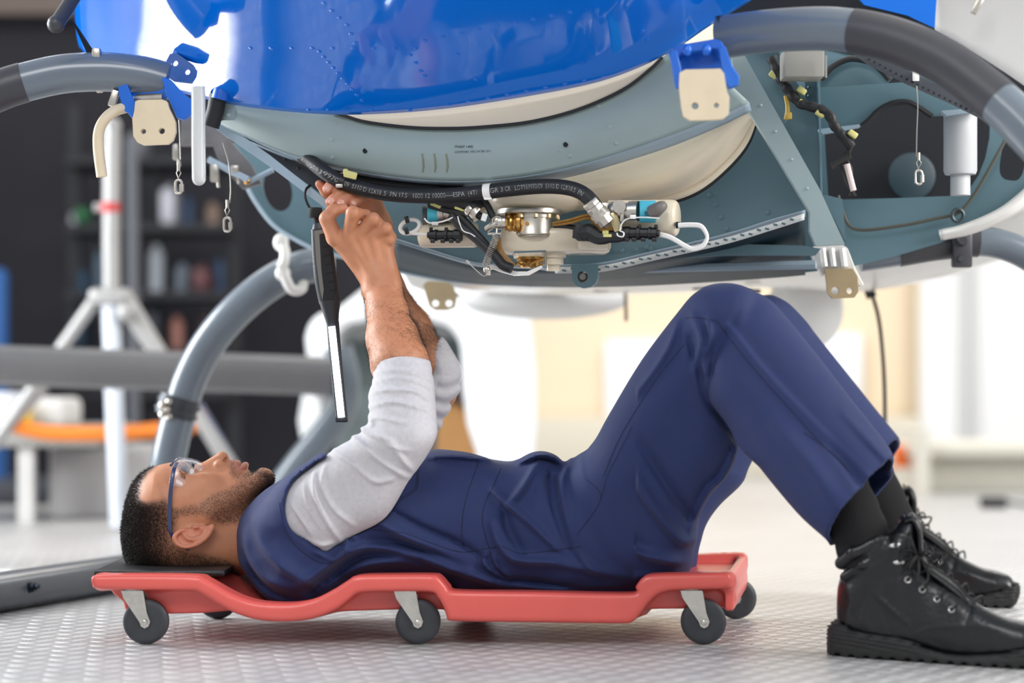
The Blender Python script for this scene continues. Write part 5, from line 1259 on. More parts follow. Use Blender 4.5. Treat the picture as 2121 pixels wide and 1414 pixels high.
    def lanyard(pts, y, clip, name='lanyard'):
        q = MB(); q.tube([P(a, b, y) for a, b in path(pts, 20)], .0012, 6); o = part(q, name, mat('wire_rope', (170,166,158), .35, metal=.8))
        a, b, h = clip
        q = MB(); q.lathe(P(a, b-h*.72, y), (0, 0, -1), [(0,.0028),(.013,.0028)], 10); part(q, 'ferrule', steel, o)
        q = MB(); q.tube([P(a+dx*h, b+dy*h, y) for dx, dy in ((0,-.45),(.10,-.3),(-.02,-.05),(-.10,-.3))], .0010, 6, closed=True); part(q, 'eye_loop', steel, o)
        q = MB(); L = [(math.cos(t)*.14, (.25+math.sin(t)*.14) if math.sin(t) > 0 else (-.05+math.sin(t)*.14)) for t in np.linspace(0, 2*pi, 20)[:-1]]
        q.tube([P(a+dx*h, b+(.2+dy)*h, y) for dx, dy in L], .0021, 8, closed=True); q.lathe(P(a+.14*h, b+.35*h, y), (0,0,1), [(-.006,.0038),(.006,.0038)], 8); part(q, 'snap_link', steel, o); return o
    lanyard([(1899,178),(1901,220),(1899,270),(1898,325)], .12, (1903, 352, 50))
    lanyard([(371,248),(373,290),(374,330)], .10, (370, 372, 48)); lanyard([(462,295),(474,340),(478,390),(476,420)], .30, (471, 450, 50))
    q = MB(); q.tube([P(a, b, 1.05) for a, b in path([(1796,592),(1806,610),(1820,660),(1828,730),(1832,800),(1833,880),(1833,960),(1828,1010)], 40)], .0042, 8); cb = part(q, 'ground_cable', blk); q = MB(); q.tube([P(1798,596,1.05), P(1806,616,1.05)], .011, 10); part(q, 'connector', blk, cb)
    build_sensor(root, part, H, resample, dict(cream=cream, steel=steel, gold=gold, brown=brown, whp=whp, conn=conn, cyan=cyan, blk=blk, tan=tan, white=white, stencil=stencil, teal=teal))
    return root

def build_sensor(root, part, H, resample, M):
    t0 = .17
    def Q(ox, oy, s): return lambda x, y, t=t0: H(ox+x/s, oy+y/s, t)
    a = Q(760, 340, 2.866); b3 = Q(820, 380, 6.427); c4 = Q(1080, 380, 5.3025)
    pxm = 4550/3.67
    # the big black hose with lettering
    hose = resample([(585,290),(608,304),(640,331),(690,368),(740,388),(800,401),(870,406),(940,404),(1000,398),(1060,391),(1120,386),(1170,388),(1205,399),(1228,420),(1238,438)], 160)
    ht = lambda i: .118+.0*i
    HP = [H(x, y, .110+.025*sst(x)+.07*(1-float(sstep(590, 680, np.array(float(x)))))) for x, y in hose]
    q = MB(); q.tube(HP, .0124, 24); ho = part(q, 'fuel_hose', M['blk'])
    ink = mat('hose_ink', (205,205,205), .7)
    L = [0]
    for i in range(1, len(HP)): L.append(L[-1]+(HP[i]-HP[i-1]).length)
    def at(u):
        i = min(max(int(np.searchsorted(L, u))-1, 0), len(HP)-2); t = (u-L[i])/(L[i+1]-L[i]); return HP[i].lerp(HP[i+1], t), (HP[i+1]-HP[i]).normalized()
    def lu(px): return L[int(np.argmin([abs(x-px) for x, y in hose]))]
    def hosetext(s, x0, x1):
        u0, u1 = lu(x0), lu(x1)
        def fn(u, v, w):
            p, d = at(u0+u); up = Vector((0, 0, 1)); up = (up-d*up.dot(d)).normalized(); out = d.cross(up)
            if out.y > 0: out = -out
            ang = (v-.0040)/.0124; return p+(out*math.cos(ang)+up*math.sin(ang))*(.01262+w*.0002)
        hh = .0076
        me_w = u1-u0
        # natural aspect: text cap height .7 of size -> choose vertical stretch for the letter height seen
        cu = bpy.data.curves.new('tmp', 'FONT'); cu.body = s; o = bpy.data.objects.new('tmp', cu); COL.objects.link(o); bpy.context.view_layer.update(); wn = o.dimensions.x; bpy.data.objects.remove(o)
        sc = me_w/wn; M['stencil'](s, 'hose_lettering', ink, ho, fn, me_w, hh/.7/sc, .0012)
    hosetext('GR 3   CR   LOT939970/', 612, 707); hosetext('09  5110 D 12X18 .5', 716, 804); hosetext('PN 17.5   1000 12 10000----ESPA  (4T/', 813, 994); hosetext('GR 3', 1021, 1044); hosetext('CR   LOT939970/09  5110 D 12X18.5  PN', 1050, 1210)
    def ring(px, w, r, m, name, par, n=20):
        u = lu(px); p0, _ = at(u-w/2); p1, _ = at(u+w/2); q = MB(); q.tube([p0, p1], r, n); return part(q, name, m, par)
    ring(1010, .0125, .0137, M['white'], 'white_band', ho); q = MB(); p, d = at(lu(1010)); q.box(p+Vector((0,-.008,-.0125)), (.013,.008,.004), bev=.001); part(q, 'band_buckle', M['white'], ho)
    ring(708, .010, .0136, M['conn'], 'cable_tie', ho); q = MB(); p, d = at(lu(704)); q.box(p+Vector((0,-.011,-.009)), (.012,.006,.006), bev=.001); part(q, 'tie_head', M['steel'], ho)
    # second hose behind and yellow clip
    q = MB(); q.tube([H(x, y, .17) for x, y in resample([(560,290),(640,335),(720,368),(800,382),(880,390),(960,396)], 50)], .010, 16); q.tube([H(x, y, .19) for x, y in resample([(640,320),(730,360),(820,378),(900,388)], 40)], .007, 12); part(q, 'return_hose', M['blk'])
    q = MB(); q.box(H(726,362,.098), (.022,.006,.012), Matrix.Rotation(.25,3,'Y'), bev=.002); q.box(H(716,356,.098), (.008,.01,.010), bev=.002); part(q, 'hose_clip', mat('pale_yellow_clip', (0,0,0)), ho)
    st = M['steel']
    # hose end fitting
    q = MB(); u = (H(1256,460,.142)-HP[-1]); d = u.normalized(); q.lathe(HP[-1]-d*.022, d, [(0,.0132),(.002,.0142),(.010,.0142),(.010,.0130),(.012,.0146),(.020,.0146),(.020,.0130),(.024,.0160),(.036,.0160),(.036,.0135),(.046,.0135)], 8); q.lathe(HP[-1]-d*.002, d, [(0,.0145),(.012,.0165),(.012,.014)], 24); part(q, 'hose_fitting', st)
    # pump drum: cream dome, flange, steel cup
    c = H(1112, 400, .262)
    q = MB(); q.lathe(c, (0,0,-1), [(-.01,.089),(.010,.087),(.022,.078),(.030,.064),(.033,.054),(.034,0.002)], 48); dome = part(q, 'pump_dome', M['cream'], edge=50)
    c = H(1097, 434, .235); pr = 1/pxm
    q = MB(); q.lathe(c, (0,0,-1), [(0,.0545),(.002,.0555),(.008,.0555),(.010,.052),(.010,.04)], 48); fl = part(q, 'pump_flange', st, dome)
    for i in range(12):
        a_ = 2*pi*i/12+.2; q = MB(); q.lathe(c+Vector((math.cos(a_)*.048, math.sin(a_)*.048, -.008)), (0,0,-1), [(0,.0042),(.008,.0042),(.010,.002)], 6); part(q, 'bolt', mat('gold_steel', (205,185,150), .3, metal=1), fl)
    c = H(1104, 440, .225); q = MB(); q.lathe(c, (0,0,-1), [(0,.036),(.010,.036),(.010,.0345),(.034,.0345),(.036,.0355),(.039,.0355),(.041,.033),(.041,.002)], 40); cup = part(q, 'steel_cup', st, dome)
    q = MB(); q.lathe(H(1092,463,.19)+Vector((0,-.001,0)), (0,-1,0), [(0,.0035),(.002,.003),(.002,.0015)], 12); part(q, 'drain_screw', M['gold'], cup)
    q = MB(); q.lathe(H(1105,489,.225), (0,0,-1), [(0,.033),(.002,.034),(.003,.030)], 32); part(q, 'cup_rim', st, cup)
    # inlet elbow and gold nut on the left of the cup
    q = MB(); q.lathe(H(1072,460,.20), (-1,0,0), [(-.004,.019),(.002,.019),(.002,.0155),(.006,.0165),(.009,.0140),(.013,.0165),(.017,.0135),(.021,.0140)], 28); part(q, 'gold_nut', M['gold'])
    q = MB(); q.lathe(H(1046,460,.163), (-1,0,0), [(0,.0125),(.012,.0125),(.016,.0095)], 20); q.sphere(H(1030,458,.160), .0125, 16); q.tube(cr([H(1030,458,.155),H(1020,466,.150),H(1008,474,.155)],5), .006, 10); part(q, 'elbow_fitting', st)
    q = MB(); q.tube([H(1030,458,.148)+Vector((math.cos(k)*.008,0,math.sin(k)*.008)) for k in np.linspace(0,2*pi,14)[:-1]], .0012, 6, closed=True); part(q, 'lock_wire', st)
    # base casting
    def rbox(x0, y0, x1, y1, t, depth, m, name, par=root, bev=.006):
        A, B_ = H(x0, y0, t), H(x1, y1, t); q = MB(); q.box(((A.x+B_.x)/2, (A.y+B_.y)/2+depth/2, (A.z+B_.z)/2), (abs(B_.x-A.x), depth, abs(A.z-B_.z)), bev=bev); return part(q, name, m, par)
    rbox(1036,472,1268,521,.215,.09,M['cream'],'base_casting',bev=.010); rbox(1196,486,1262,516,.205,.05,M['cream'],'casting_boss',bev=.006)
    q = MB(); q.lathe(H(1096,518,.23), (0,0,-1), [(0,.030),(.003,.030),(.014,.026),(.014,.02)], 28); q.lathe(H(1146,519,.25), (0,0,-1), [(0,.022),(.012,.022),(.012,.018),(.024,.018),(.024,.012),(.034,.012)], 24); part(q, 'valve_body', M['cream'])
    q = MB(); q.lathe(H(1098,532,.22), (0,0,-1), [(0,.022),(.004,.024),(.010,.020),(.018,.018)], 20); q.tube([H(1070,545,.20),H(1090,550,.19),H(1112,540,.20),H(1128,534,.2)], .0022, 6); q.tube([H(1062,552,.19),H(1080,540,.19),H(1105,556,.19),H(1125,548,.19)], .0018, 6); part(q, 'drain_valve', M['gold'])
    q = MB(); q.plate([H(x, y, .175) for x, y in ((1001,560),(1003,551),(1018,548),(1040,554),(1070,562),(1092,562),(1122,549),(1124,554),(1096,569),(1066,570),(1036,562),(1020,556),(1010,562))], (0,.022,0)); part(q, 'white_bracket', M['white'])
    q = MB(); q.tube([H(1065,522,.16),H(1130,520,.16),H(1130,556,.16)], .002, 6); part(q, 'guide_wire', mat('guide_steel', (120,140,140), .4, metal=.7))
    # spring
    q = MB(); n = 220; A0, A1, A2 = H(1029,487,.15), H(1018,518,.15), H(1005,550,.15); pts = []
    for i in range(n):
        t = i/(n-1); c = A0*(1-t)**2+A1*2*t*(1-t)+A2*t*t; d = (A1-A0)*(1-t)+(A2-A1)*t; d.normalize(); u = d.cross(Vector((0,1,0))).normalized(); w = Vector((0,1,0)); an = t*2*pi*19
        pts.append(c+u*math.cos(an)*.0062+w*math.sin(an)*.0062)
    q.tube(pts, .00075, 5); part(q, 'spring', st)
    q = MB(); q.sphere(H(1008,558,.15), .0065, 10); q.tube([H(1012,561,.15),H(1012,570,.15)], .004, 8); part(q, 'spring_anchor', st)
    q = MB(); q.tube(cr([H(1010,568,.15),H(1000,571,.15),H(985,558,.15),H(970,544,.15)],6), .0009, 6); q.box(H(969,542,.15), (.007,.003,.004), Matrix.Rotation(.7,3,'Y')); part(q, 'safety_pin', st)
    q = MB(); q.box(H(1024,484,.15), (.022,.01,.003)); q.tube([H(1030,466,.155),H(1028,484,.15)], .0018, 6); part(q, 'spring_hanger', st)
    # canisters
    def canister(x0, x1, yc, r, t, name, d=1, tap=.0):
        A, B_ = H(x0, yc, t), H(x1, yc, t); L_ = (B_-A).length; q = MB()
        q.lathe(A, (B_-A), [(0,r*.97),(L_-.012,r),(L_-.005,r*.96),(L_-.0015,r*.86),(L_,r*.7),(L_,.001)], 36); return part(q, name, M['cream'], edge=50)
    cr_ = canister(1262,1405,452,.0310,.215,'right_canister'); cl = canister(985,870,487,.0215,.20,'left_canister')
    q = MB(); q.lathe(H(1400,466,.19), (1,0,0), [(0,.0055),(.006,.0055),(.007,.004)], 14); part(q, 'cable_gland', M['conn'], cr_)
    q = MB(); q.lathe(H(912,448,.205), (-1,0,0), [(-.02,.015),(.018,.015),(.024,.019),(.030,.019)], 24); part(q, 'cap_bung', mat('rubber_grey', (112,106,102), .5), cl)
    def conn(x0, x1, yc, r, t):
        A, B_ = H(x0, yc, t), H(x1, yc, t); L_ = (B_-A).length; q = MB()
        pf = [(0,r*.55),(.004,r*.55),(.004,r*.9),(L_*.22,r*.9),(L_*.22,r*1.05),(L_*.28,r*1.05),(L_*.30,r*.85),(L_*.5,r*.85),(L_*.52,r*1.15),(L_*.60,r*1.15),(L_*.62,r*.9),(L_*.78,r*.9),(L_*.80,r*1.1),(L_,r*1.1)]
        q.lathe(A, B_-A, pf, 10); o = part(q, 'connector', M['conn'])
        for u in (.15, .45, .7, .9):
            p = A.lerp(B_, u); q = MB(); q.box(p+Vector((0,-r*.6,-r*1.05)), (.008,.010,.007), bev=.0015); part(q, 'latch', M['conn'], o)
        for u in (.1, .55): p = A.lerp(B_, u); q = MB(); q.box(p+Vector((0,-r*.4,r*1.05)), (.006,.008,.006), bev=.0015); part(q, 'latch', M['conn'], o)
        return o
    conn(886,956,487,.0095,.172); conn(1366,1290,483,.0105,.172)
    # steel couplings with cyan tape
    def coupling(pts, t, name):
        (x0, x1, yc) = pts; A, B_ = H(x0, yc, t), H(x1, yc, t); L_ = (B_-A).length; q = MB()
        q.lathe(A, B_-A, [(0,.0135),(L_*.08,.0160),(L_*.2,.0160),(L_*.2,.0130),(L_*.32,.0130),(L_*.34,.0152),(L_*.5,.0152),(L_*.52,.0138),(L_*.66,.0138),(L_*.68,.0165),(L_*.8,.0165),(L_*.8,.0172),(L_,.0172)], 28); return part(q, name, st)
    cpr = coupling((1262,1322,437), .172, 'steel_coupling'); cpl = coupling((948,910,440), .178, 'steel_coupling')
    q = MB(); q.lathe(H(1324,438,.172), (1,0,0), [(0,.0178),(.001,.0182),(.026,.0182),(.027,.0178)], 32); tp = part(q, 'cyan_tape', M['cyan'], cpr)
    q = MB(); A = H(1342,444,.156)
    for (dx, dz, sx, sz) in ((0,.0045,.010,.0008),(0,-.0045,.010,.0008),(-.0048,0,.0008,.0098),(.0048,0,.0008,.0098),(-.001,.0015,.005,.0008),(-.001,-.0015,.005,.0008),(.002,0,.0008,.005)): q.box(A+Vector((dx,.0,dz)), (sx,.0012,sz))
    part(q, 'tape_print', mat('tape_ink', (26,70,84), .6), tp)
    q = MB(); q.lathe(H(910,440,.178), (-1,0,0), [(0,.0165),(.001,.0170),(.019,.0170),(.020,.0165)], 32); tp = part(q, 'cyan_tape', M['cyan'], cpl)
    q = MB(); A = H(895,450,.163)
    for k in range(7): q.box(A+Vector((-.005+(k % 3)*.0045, .001, .004-(k//3)*.004)), (.003,.0012,.0009), Matrix.Rotation(k*.7,3,'Y'))
    part(q, 'tape_print', mat('tape_ink', (0,0,0)), tp)
    q = MB(); q.tube(cr([H(1352,440,.165),H(1366,430,.158),H(1376,424,.165)],5), [.013,.0125,.012,.0115,.011,.0105,.010,.0095,.009,.008,.007], 14); part(q, 'grey_boot', mat('rubber_grey', (0,0,0)), cpr)
    q = MB(); q.box(H(1256,438,.175), (.026,.026,.030), bev=.004); q.lathe(H(1282,428,.152), (0,-1,0), [(0,.011),(.004,.011),(.004,.007)], 20); q.box(H(1288,446,.158), (.006,.008,.02), bev=.001); part(q, 'manifold_block', st)
    q = MB(); q.box(H(1274,460,.160), (.016,.014,.034), Matrix.Rotation(-.35,3,'Y'), bev=.004); part(q, 'clamp_bracket', mat('brass_pale', (190,176,138), .35, metal=.8))
    # black taped bundle, brown looms, wires
    q = MB(); q.tube(cr([H(1192,480,.165),H(1206,484,.160),H(1222,482,.158),H(1242,492,.158),H(1262,490,.160),H(1284,490,.165),H(1296,486,.17)],5), [.008,.010,.0115,.0125,.013,.0125,.013,.0135,.0145,.0150,.0148,.014,.0135,.0130,.0125,.012,.0115,.0115,.0115,.0110,.0105,.0105,.0100,.0098,.0095,.009,.0088,.0085,.0085,.0085,.008], 9); part(q, 'taped_bundle', M['blk'], edge=20)
    q = MB(); q.box(H(1200,480,.152), (.018,.006,.026), Matrix.Rotation(.3,3,'Y'), bev=.002); q.tube(cr([H(1146,466,.165),H(1175,468,.17),H(1204,474,.165)],6), .0045, 8); part(q, 'tape_tail', M['blk'])
    rg = random.Random(8)
    q = MB()
    for k in range(7):
        o1, o2 = rg.uniform(-4,4), rg.uniform(-.006,.006)
        q.tube(cr([H(1145,464+o1*.6,.165+o2),H(1180,458+o1,.162+o2),H(1218,448+o1,.165+o2),H(1226,456+o1,.165),H(1244,472+o1,.160+o2),H(1266,484+o1,.160)],6), .0019, 6)
    for k in range(5):
        o1 = rg.uniform(-5,5); q.tube(cr([H(1222,450,.17),H(1236,470+o1,.158),H(1250,480+o1,.155),H(1268,474+o1,.155)],5), .0017, 6)
    part(q, 'amber_wires', M['brown']); q = MB()
    for k in range(9):
        o1 = rg.uniform(-4,4); q.tube(cr([H(1030+o1,492,.165),H(1034+o1,515,.165),H(1046+o1,532,.165),H(1062+o1,550,.165)],5), .0022, 6)
    part(q, 'amber_wires', M['brown'])
    q = MB(); q.box(H(1254,481,.150), (.010,.006,.006), bev=.001); q.box(H(1258,488,.150), (.014,.005,.005), bev=.001); part(q, 'cable_tie', mat('pale_yellow_clip', (0,0,0)))
    # black cables on the left
    q = MB()
    for pts, r in (([(890,424),(918,432),(950,440),(985,444),(1000,450)],.0062), ([(935,445),(955,468),(985,492),(1006,512),(1028,532),(1040,548),(1060,556)],.0085), ([(945,440),(975,470),(1000,498),(1015,516)],.0060), ([(900,404),(940,414),(975,420),(985,432)],.0165), ([(985,398),(1006,420),(1018,442),(1024,456)],.0058), ([(930,430),(962,432),(990,428)],.004)):
        q.tube([H(x, y, .158) for x, y in resample(pts, 24)], r, 12)
    bc = part(q, 'black_cables', M['blk'])
    q = MB(); q.lathe(H(972,428,.158), (H(996,446,.158)-H(972,428,.158)), [(0,.0150),(.003,.0170),(.010,.0170),(.010,.015),(.016,.0165),(.022,.0165)], 10); part(q, 'cable_gland', st, bc)
    q = MB(); q.box(H(903,424,.152), (.020,.006,.008), Matrix.Rotation(.4,3,'Y'), bev=.002); q.box(H(952,432,.150), (.018,.006,.006), Matrix.Rotation(.3,3,'Y'), bev=.002); q.box(H(925,421,.152), (.012,.006,.006), bev=.002); part(q, 'yellow_tie', mat('pale_yellow_clip', (0,0,0)), bc)
    q = MB(); q.box(H(1003,450,.148), (.009,.005,.013), Matrix.Rotation(.3,3,'Y'), bev=.001); q.box(H(901,463,.158), (.011,.005,.006), bev=.001); q.box(H(1311,449,.150), (.010,.004,.007), bev=.001); part(q, 'white_tag', M['whp'])
    q = MB()
    for pts, r in (([(879,452),(888,461),(905,461),(925,456),(938,450)],.0014),([(948,448),(953,465),(960,478),(975,484),(984,490),(983,488)],.0012),([(1366,452),(1330,450),(1300,453),(1288,463),(1284,478)],.0013),([(1284,478),(1292,482),(1290,490),(1280,488),(1278,482)],.0013)):
        q.tube([H(x, y, .150) for x, y in resample(pts, 24)], r, 6); part(q, 'white_wire', M['whp']); q = MB()
    # white sleeving loops
    q = MB()
    for dy in (0, 3.2):
        q.tube([H(x, y+dy, .185) for x, y in resample([(1405,465),(1432,464),(1452,467),(1463,482),(1464,494),(1454,508),(1436,514),(1420,508),(1400,496),(1384,488),(1366,484)], 50)], .0030, 8)
    part(q, 'right_sleeving_loop', M['whp'])
    q = MB(); q.tube([H(849+20*math.cos(t), 469+14*math.sin(t)-4*math.cos(t), .18) for t in np.linspace(0,2*pi,30)[:-1]], .0036, 8, closed=True); q.tube([H(x, y, .18) for x, y in ((842,482),(862,484),(888,486))], .0030, 8); lp = part(q, 'left_sleeving_loop', M['whp'])
    for x, y in ((843,455),(842,478)): q = MB(); q.box(H(x, y, .176), (.007,.006,.012), Matrix.Rotation(-.3,3,'Y'), bev=.001); part(q, 'cable_tie', M['conn'], lp)
def sst(x): return float(sstep(640, 860, np.array(float(x))))
# ------------------------------------------------------------------ hangar
def floor_mat():
    m = bpy.data.materials.new('checker_plate'); m.use_nodes = True; nt = m.node_tree; b = nt.nodes['Principled BSDF']; L = nt.links.new
    def N(t, **k):
        n = nt.nodes.new(t)
        for a, v in k.items(): setattr(n, a, v)
        return n
    def M_(op, a, b_=None, c=None):
        n = N('ShaderNodeMath', operation=op)
        for i, v in enumerate((a, b_, c)):
            if v is None: continue
            if isinstance(v, (int, float)): n.inputs[i].default_value = v
            else: L(v, n.inputs[i])
        return n.outputs[0]
    tc = N('ShaderNodeTexCoord'); mp = N('ShaderNodeMapping'); mp.inputs['Rotation'].default_value = (0, 0, .62); mp.inputs['Scale'].default_value = (25, 25, 25); L(tc.outputs['Object'], mp.inputs[0])
    sp = N('ShaderNodeSeparateXYZ'); L(mp.outputs[0], sp.inputs[0]); u, v = sp.outputs[0], sp.outputs[1]
    par = M_('FLOORED_MODULO', M_('ADD', M_('FLOOR', u), M_('FLOOR', v)), 2.0)
    fu = M_('SUBTRACT', M_('FRACT', u), .5); fv = M_('SUBTRACT', M_('FRACT', v), .5)
    e1 = M_('ADD', M_('POWER', M_('ABSOLUTE', M_('MULTIPLY', fu, 2.1)), 2.2), M_('POWER', M_('ABSOLUTE', M_('MULTIPLY', fv, 6.5)), 2.0))
    e2 = M_('ADD', M_('POWER', M_('ABSOLUTE', M_('MULTIPLY', fv, 2.1)), 2.2), M_('POWER', M_('ABSOLUTE', M_('MULTIPLY', fu, 6.5)), 2.0))
    mix = M_('ADD', M_('MULTIPLY', e1, M_('SUBTRACT', 1.0, par)), M_('MULTIPLY', e2, par))
    mr = N('ShaderNodeMapRange'); mr.interpolation_type = 'SMOOTHSTEP'; mr.inputs[1].default_value = 1.25; mr.inputs[2].default_value = .35; L(mix, mr.inputs[0])
    no = N('ShaderNodeTexNoise'); no.inputs['Scale'].default_value = 5; no.inputs['Detail'].default_value = 8; L(tc.outputs['Object'], no.inputs['Vector'])
    n2 = N('ShaderNodeTexNoise'); n2.inputs['Scale'].default_value = 140; n2.inputs['Detail'].default_value = 3; L(tc.outputs['Object'], n2.inputs['Vector'])
    wob = M_('MULTIPLY', M_('SUBTRACT', n2.outputs[0], .5), .05)
    gl = M_('MAXIMUM', M_('ABSOLUTE', fu), M_('ABSOLUTE', M_('ADD', fv, wob)))
    gr = N('ShaderNodeMapRange'); gr.inputs[1].default_value = .455; gr.inputs[2].default_value = .48; L(gl, gr.inputs[0])
    hgt = M_('SUBTRACT', M_('ADD', mr.outputs[0], M_('MULTIPLY', n2.outputs[0], .12)), M_('MULTIPLY', gr.outputs[0], .5))
    bp = N('ShaderNodeBump'); bp.inputs['Strength'].default_value = 1; bp.inputs['Distance'].default_value = .0028; L(hgt, bp.inputs['Height']); L(bp.outputs[0], b.inputs['Normal'])
    cr_ = N('ShaderNodeValToRGB'); cr_.color_ramp.elements[0].color = (.43, .43, .44, 1); cr_.color_ramp.elements[1].color = (.64, .635, .625, 1); L(no.outputs[0], cr_.inputs[0])
    mx = N('ShaderNodeMix', data_type='RGBA'); mx.inputs['B'].default_value = (.86, .85, .84, 1); L(M_('MULTIPLY', mr.outputs[0], .6), mx.inputs['Factor']); L(cr_.outputs[0], mx.inputs['A']); m3 = N('ShaderNodeMix', data_type='RGBA'); m3.inputs['B'].default_value = (.14, .11, .10, 1); L(M_('MULTIPLY', gr.outputs[0], .9), m3.inputs['Factor']); L(mx.outputs['Result'], m3.inputs['A']); L(m3.outputs['Result'], b.inputs['Base Color'])
    b.inputs['Metallic'].default_value = .45
    r = N('ShaderNodeMapRange'); r.inputs[3].default_value = .34; r.inputs[4].default_value = .50; L(no.outputs[0], r.inputs[0]); L(r.outputs[0], b.inputs['Roughness'])
    return m
def build_room():
    q = MB(); q.add([(-7,-4.5,0),(7,-4.5,0),(7,7.0,0),(-7,7.0,0)], [(0,1,2,3)]); tag(q.build('floor', floor_mat()), kind='structure')
    cw = mat('cream_wall', (240,220,190), .8, noise=.03, nscale=2); dk = mat('dark_wall', (27,27,35), .85, noise=.12, nscale=2)
    def wall(name, x0, x1, y, z0, z1, m, th=.1):
        q = MB(); q.box(((x0+x1)/2, y+th/2, (z0+z1)/2), (x1-x0, th, z1-z0)); return tag(q.build(name, m), kind='structure')
    wall('wall_back_right', -.15, 7, 6.2, 0, 4, cw); wall('wall_back_left', -7, -.15, 6.0, 0, 4, dk, .3)
    q = MB(); q.box((P(2045,0,6.1).x+1.2, 6.05, 1.6), (3.0, .14, 3.2)); tag(q.build('door_1', mat('white_door', (240,240,240), .5)), kind='structure')
    q = MB(); q.box((P(1990,0,6.0).x, 5.98, 1.6), (.05, .04, 3.2)); q.box((P(2012,0,6.0).x, 5.98, 1.6), (.03, .05, 3.2)); tag(q.build('trim_1', mat('trim_grey', (206,206,206), .5)), kind='structure')
    q = MB(); q.box((3.3, 6.12, .13), (6.5, .10, .26), bev=.01); tag(q.build('baseboard_back', mat('baseboard', (214,206,188), .6)), kind='structure')
    q = MB(); q.box((-3.9, 5.95, 2.35), (4.5, .08, .72)); tag(q.build('trim_2', mat('brown_beam', (96,84,78), .7)), kind='structure')
    # white boards on the wall
    for i, (x0, x1, y0, y1, lab) in enumerate(((1255,1490,705,890,'large white board on the cream wall behind the knee, left one'),(1560,1790,690,860,'white board on the cream wall behind the far knee, right one'))):
        A, B_ = P(x0, y0, 6.1), P(x1, y1, 6.1); q = MB(); q.box(((A.x+B_.x)/2, 6.17, (A.z+B_.z)/2), (B_.x-A.x, .04, A.z-B_.z), bev=.01)
        tag(q.build('wall_board', mat('board_white', (243,245,250), .4)), lab, 'board', 'white boards on the back wall')
    # low ledge at right with orange lamp
    A = P(1880, 0, 4.8); q = MB(); q.box((A.x+1.6, 5.0, .16), (3.2, .5, .05), bev=.01); ldg = q
    q.box((A.x+1.6, 5.1, .07), (3.1, .35, .14)); q.box((A.x+.04, 4.9, .12), (.05,.4,.24))
    tag(q.build('low_bench', mat('bench_white', (226,222,208), .5)), 'low cream bench along the wall at the right behind the boots', 'bench')
    q = MB(); c = P(1872, 930, 4.8); q.lathe((c.x, 4.85, c.z-.07), (0,0,1), [(0,.035),(.01,.04),(.02,.04),(.02,.032),(.07,.032),(.085,.02)], 20); tag(q.build('beacon_lamp', mat('orange_lens', (226,106,28), .3)), 'small orange beacon on the end of the low bench', 'beacon')
    q = MB(); c = G(2058, 1052); q.box((c.x, c.y, .02), (.09,.05,.035), bev=.01); q.tube([(c.x+.04,c.y,.02),(c.x+.12,c.y+.02,.008),(c.x+.22,c.y-.02,.008)], .006, 8); tag(q.build('plug_adapter', mat('plug_black', (40,42,44), .5)), 'small black plug lying on the floor behind the boots', 'plug')
    q = MB(); q.tube(cr([P(1838,960,1.5),P(1846,1000,1.5),P(1850,1040,1.5),G(1858,1062)], 6), .003, 6); tag(q.build('orange_cord', mat('orange_cord', (232,140,104), .6)), 'thin orange cord hanging behind the near boot laces', 'cord')
    # second aircraft: white cabin with a rounded window
    root = empty('parked_helicopter', (-.55, 3.4, 0), 'white helicopter cabin standing behind the raised arms, window open', 'helicopter')
    wh = mat('cabin_white', (246,248,250), .3, coat=.4)
    def rr(x0, y0, x1, y1, r, y):
        out = []
        for cx, cy, a in ((x1-r, y0+r, -90), (x1-r, y1-r, 0), (x0+r, y1-r, 90), (x0+r, y0+r, 180)):
            out += [P(cx+r*math.cos(math.radians(a+k*15)), cy+r*math.sin(math.radians(a+k*15)), y) for k in range(7)]
        return out
    y = 3.0
    out = [P(a, b, y) for a, b in ((632,700),(640,668),(662,650),(700,640),(800,560),(1085,560),(1098,640),(1110,760),(1112,860),(1106,960),(1080,1075),(1000,1080),(1000,960),(990,950),(968,880),(958,800),(955,720),(945,690),(922,672),(890,664),(760,664),(712,672),(700,690),(690,760),(686,800),(640,780))]
    q = MB(); q.plate(out, (0, .5, 0)); sh = q.build('cabin_shell', wh, root); bv = sh.modifiers.new('b', 'BEVEL'); bv.width = .02; bv.segments = 3; bv.limit_method = 'ANGLE'
    q = MB(); q.plate([P(a, b, y+.02) for a, b in ((628,812),(650,815),(662,840),(660,880),(646,905),(624,905),(618,870))], (0, .4, 0)); q.build('door_edge', wh, root)
    q = MB(); q.plate([P(a, b, y+.42) for a, b in ((690,660),(960,660),(1010,1090),(700,1090))], (0, .03, 0)); q.build('cabin_lining', mat('lining_grey', (118,130,132), .6), root)
    q = MB(); q.plate([P(a, b, y+.3) for a, b in ((700,668),(950,668),(960,700),(700,704))], (0, .05, 0)); q.build('headliner', mat('headliner_grey', (170,172,172), .7), root)
    q = MB(); q.plate([P(a, b, y+.25) for a, b in ((905,840),(955,830),(975,860),(990,930),(1000,1060),(900,1060))], (0, .12, 0)); st = q.build('seat_back', mat('tan_leather', (206,152,92), .5), root); bv = st.modifiers.new('b', 'BEVEL'); bv.width = .02; bv.segments = 3
    q = MB(); q.plate([P(a, b, y+.22) for a, b in ((925,765),(955,755),(965,790),(968,838),(930,830))], (0, .1, 0)); q.build('head_rest', mat('dark_seat', (74,58,56), .6), root)
    q = MB(); q.box(P(1045, 1040, y+.25), (.22, .4, .30), bev=.04); q.build('landing_foot', wh, root)
    # clutter in the dark bay at left: stands, boxes, tapes
    alu = mat('aluminium', (164,163,162), .4, metal=.4); wb = mat('box_white', (206,204,202), .6)
    y = 2.6
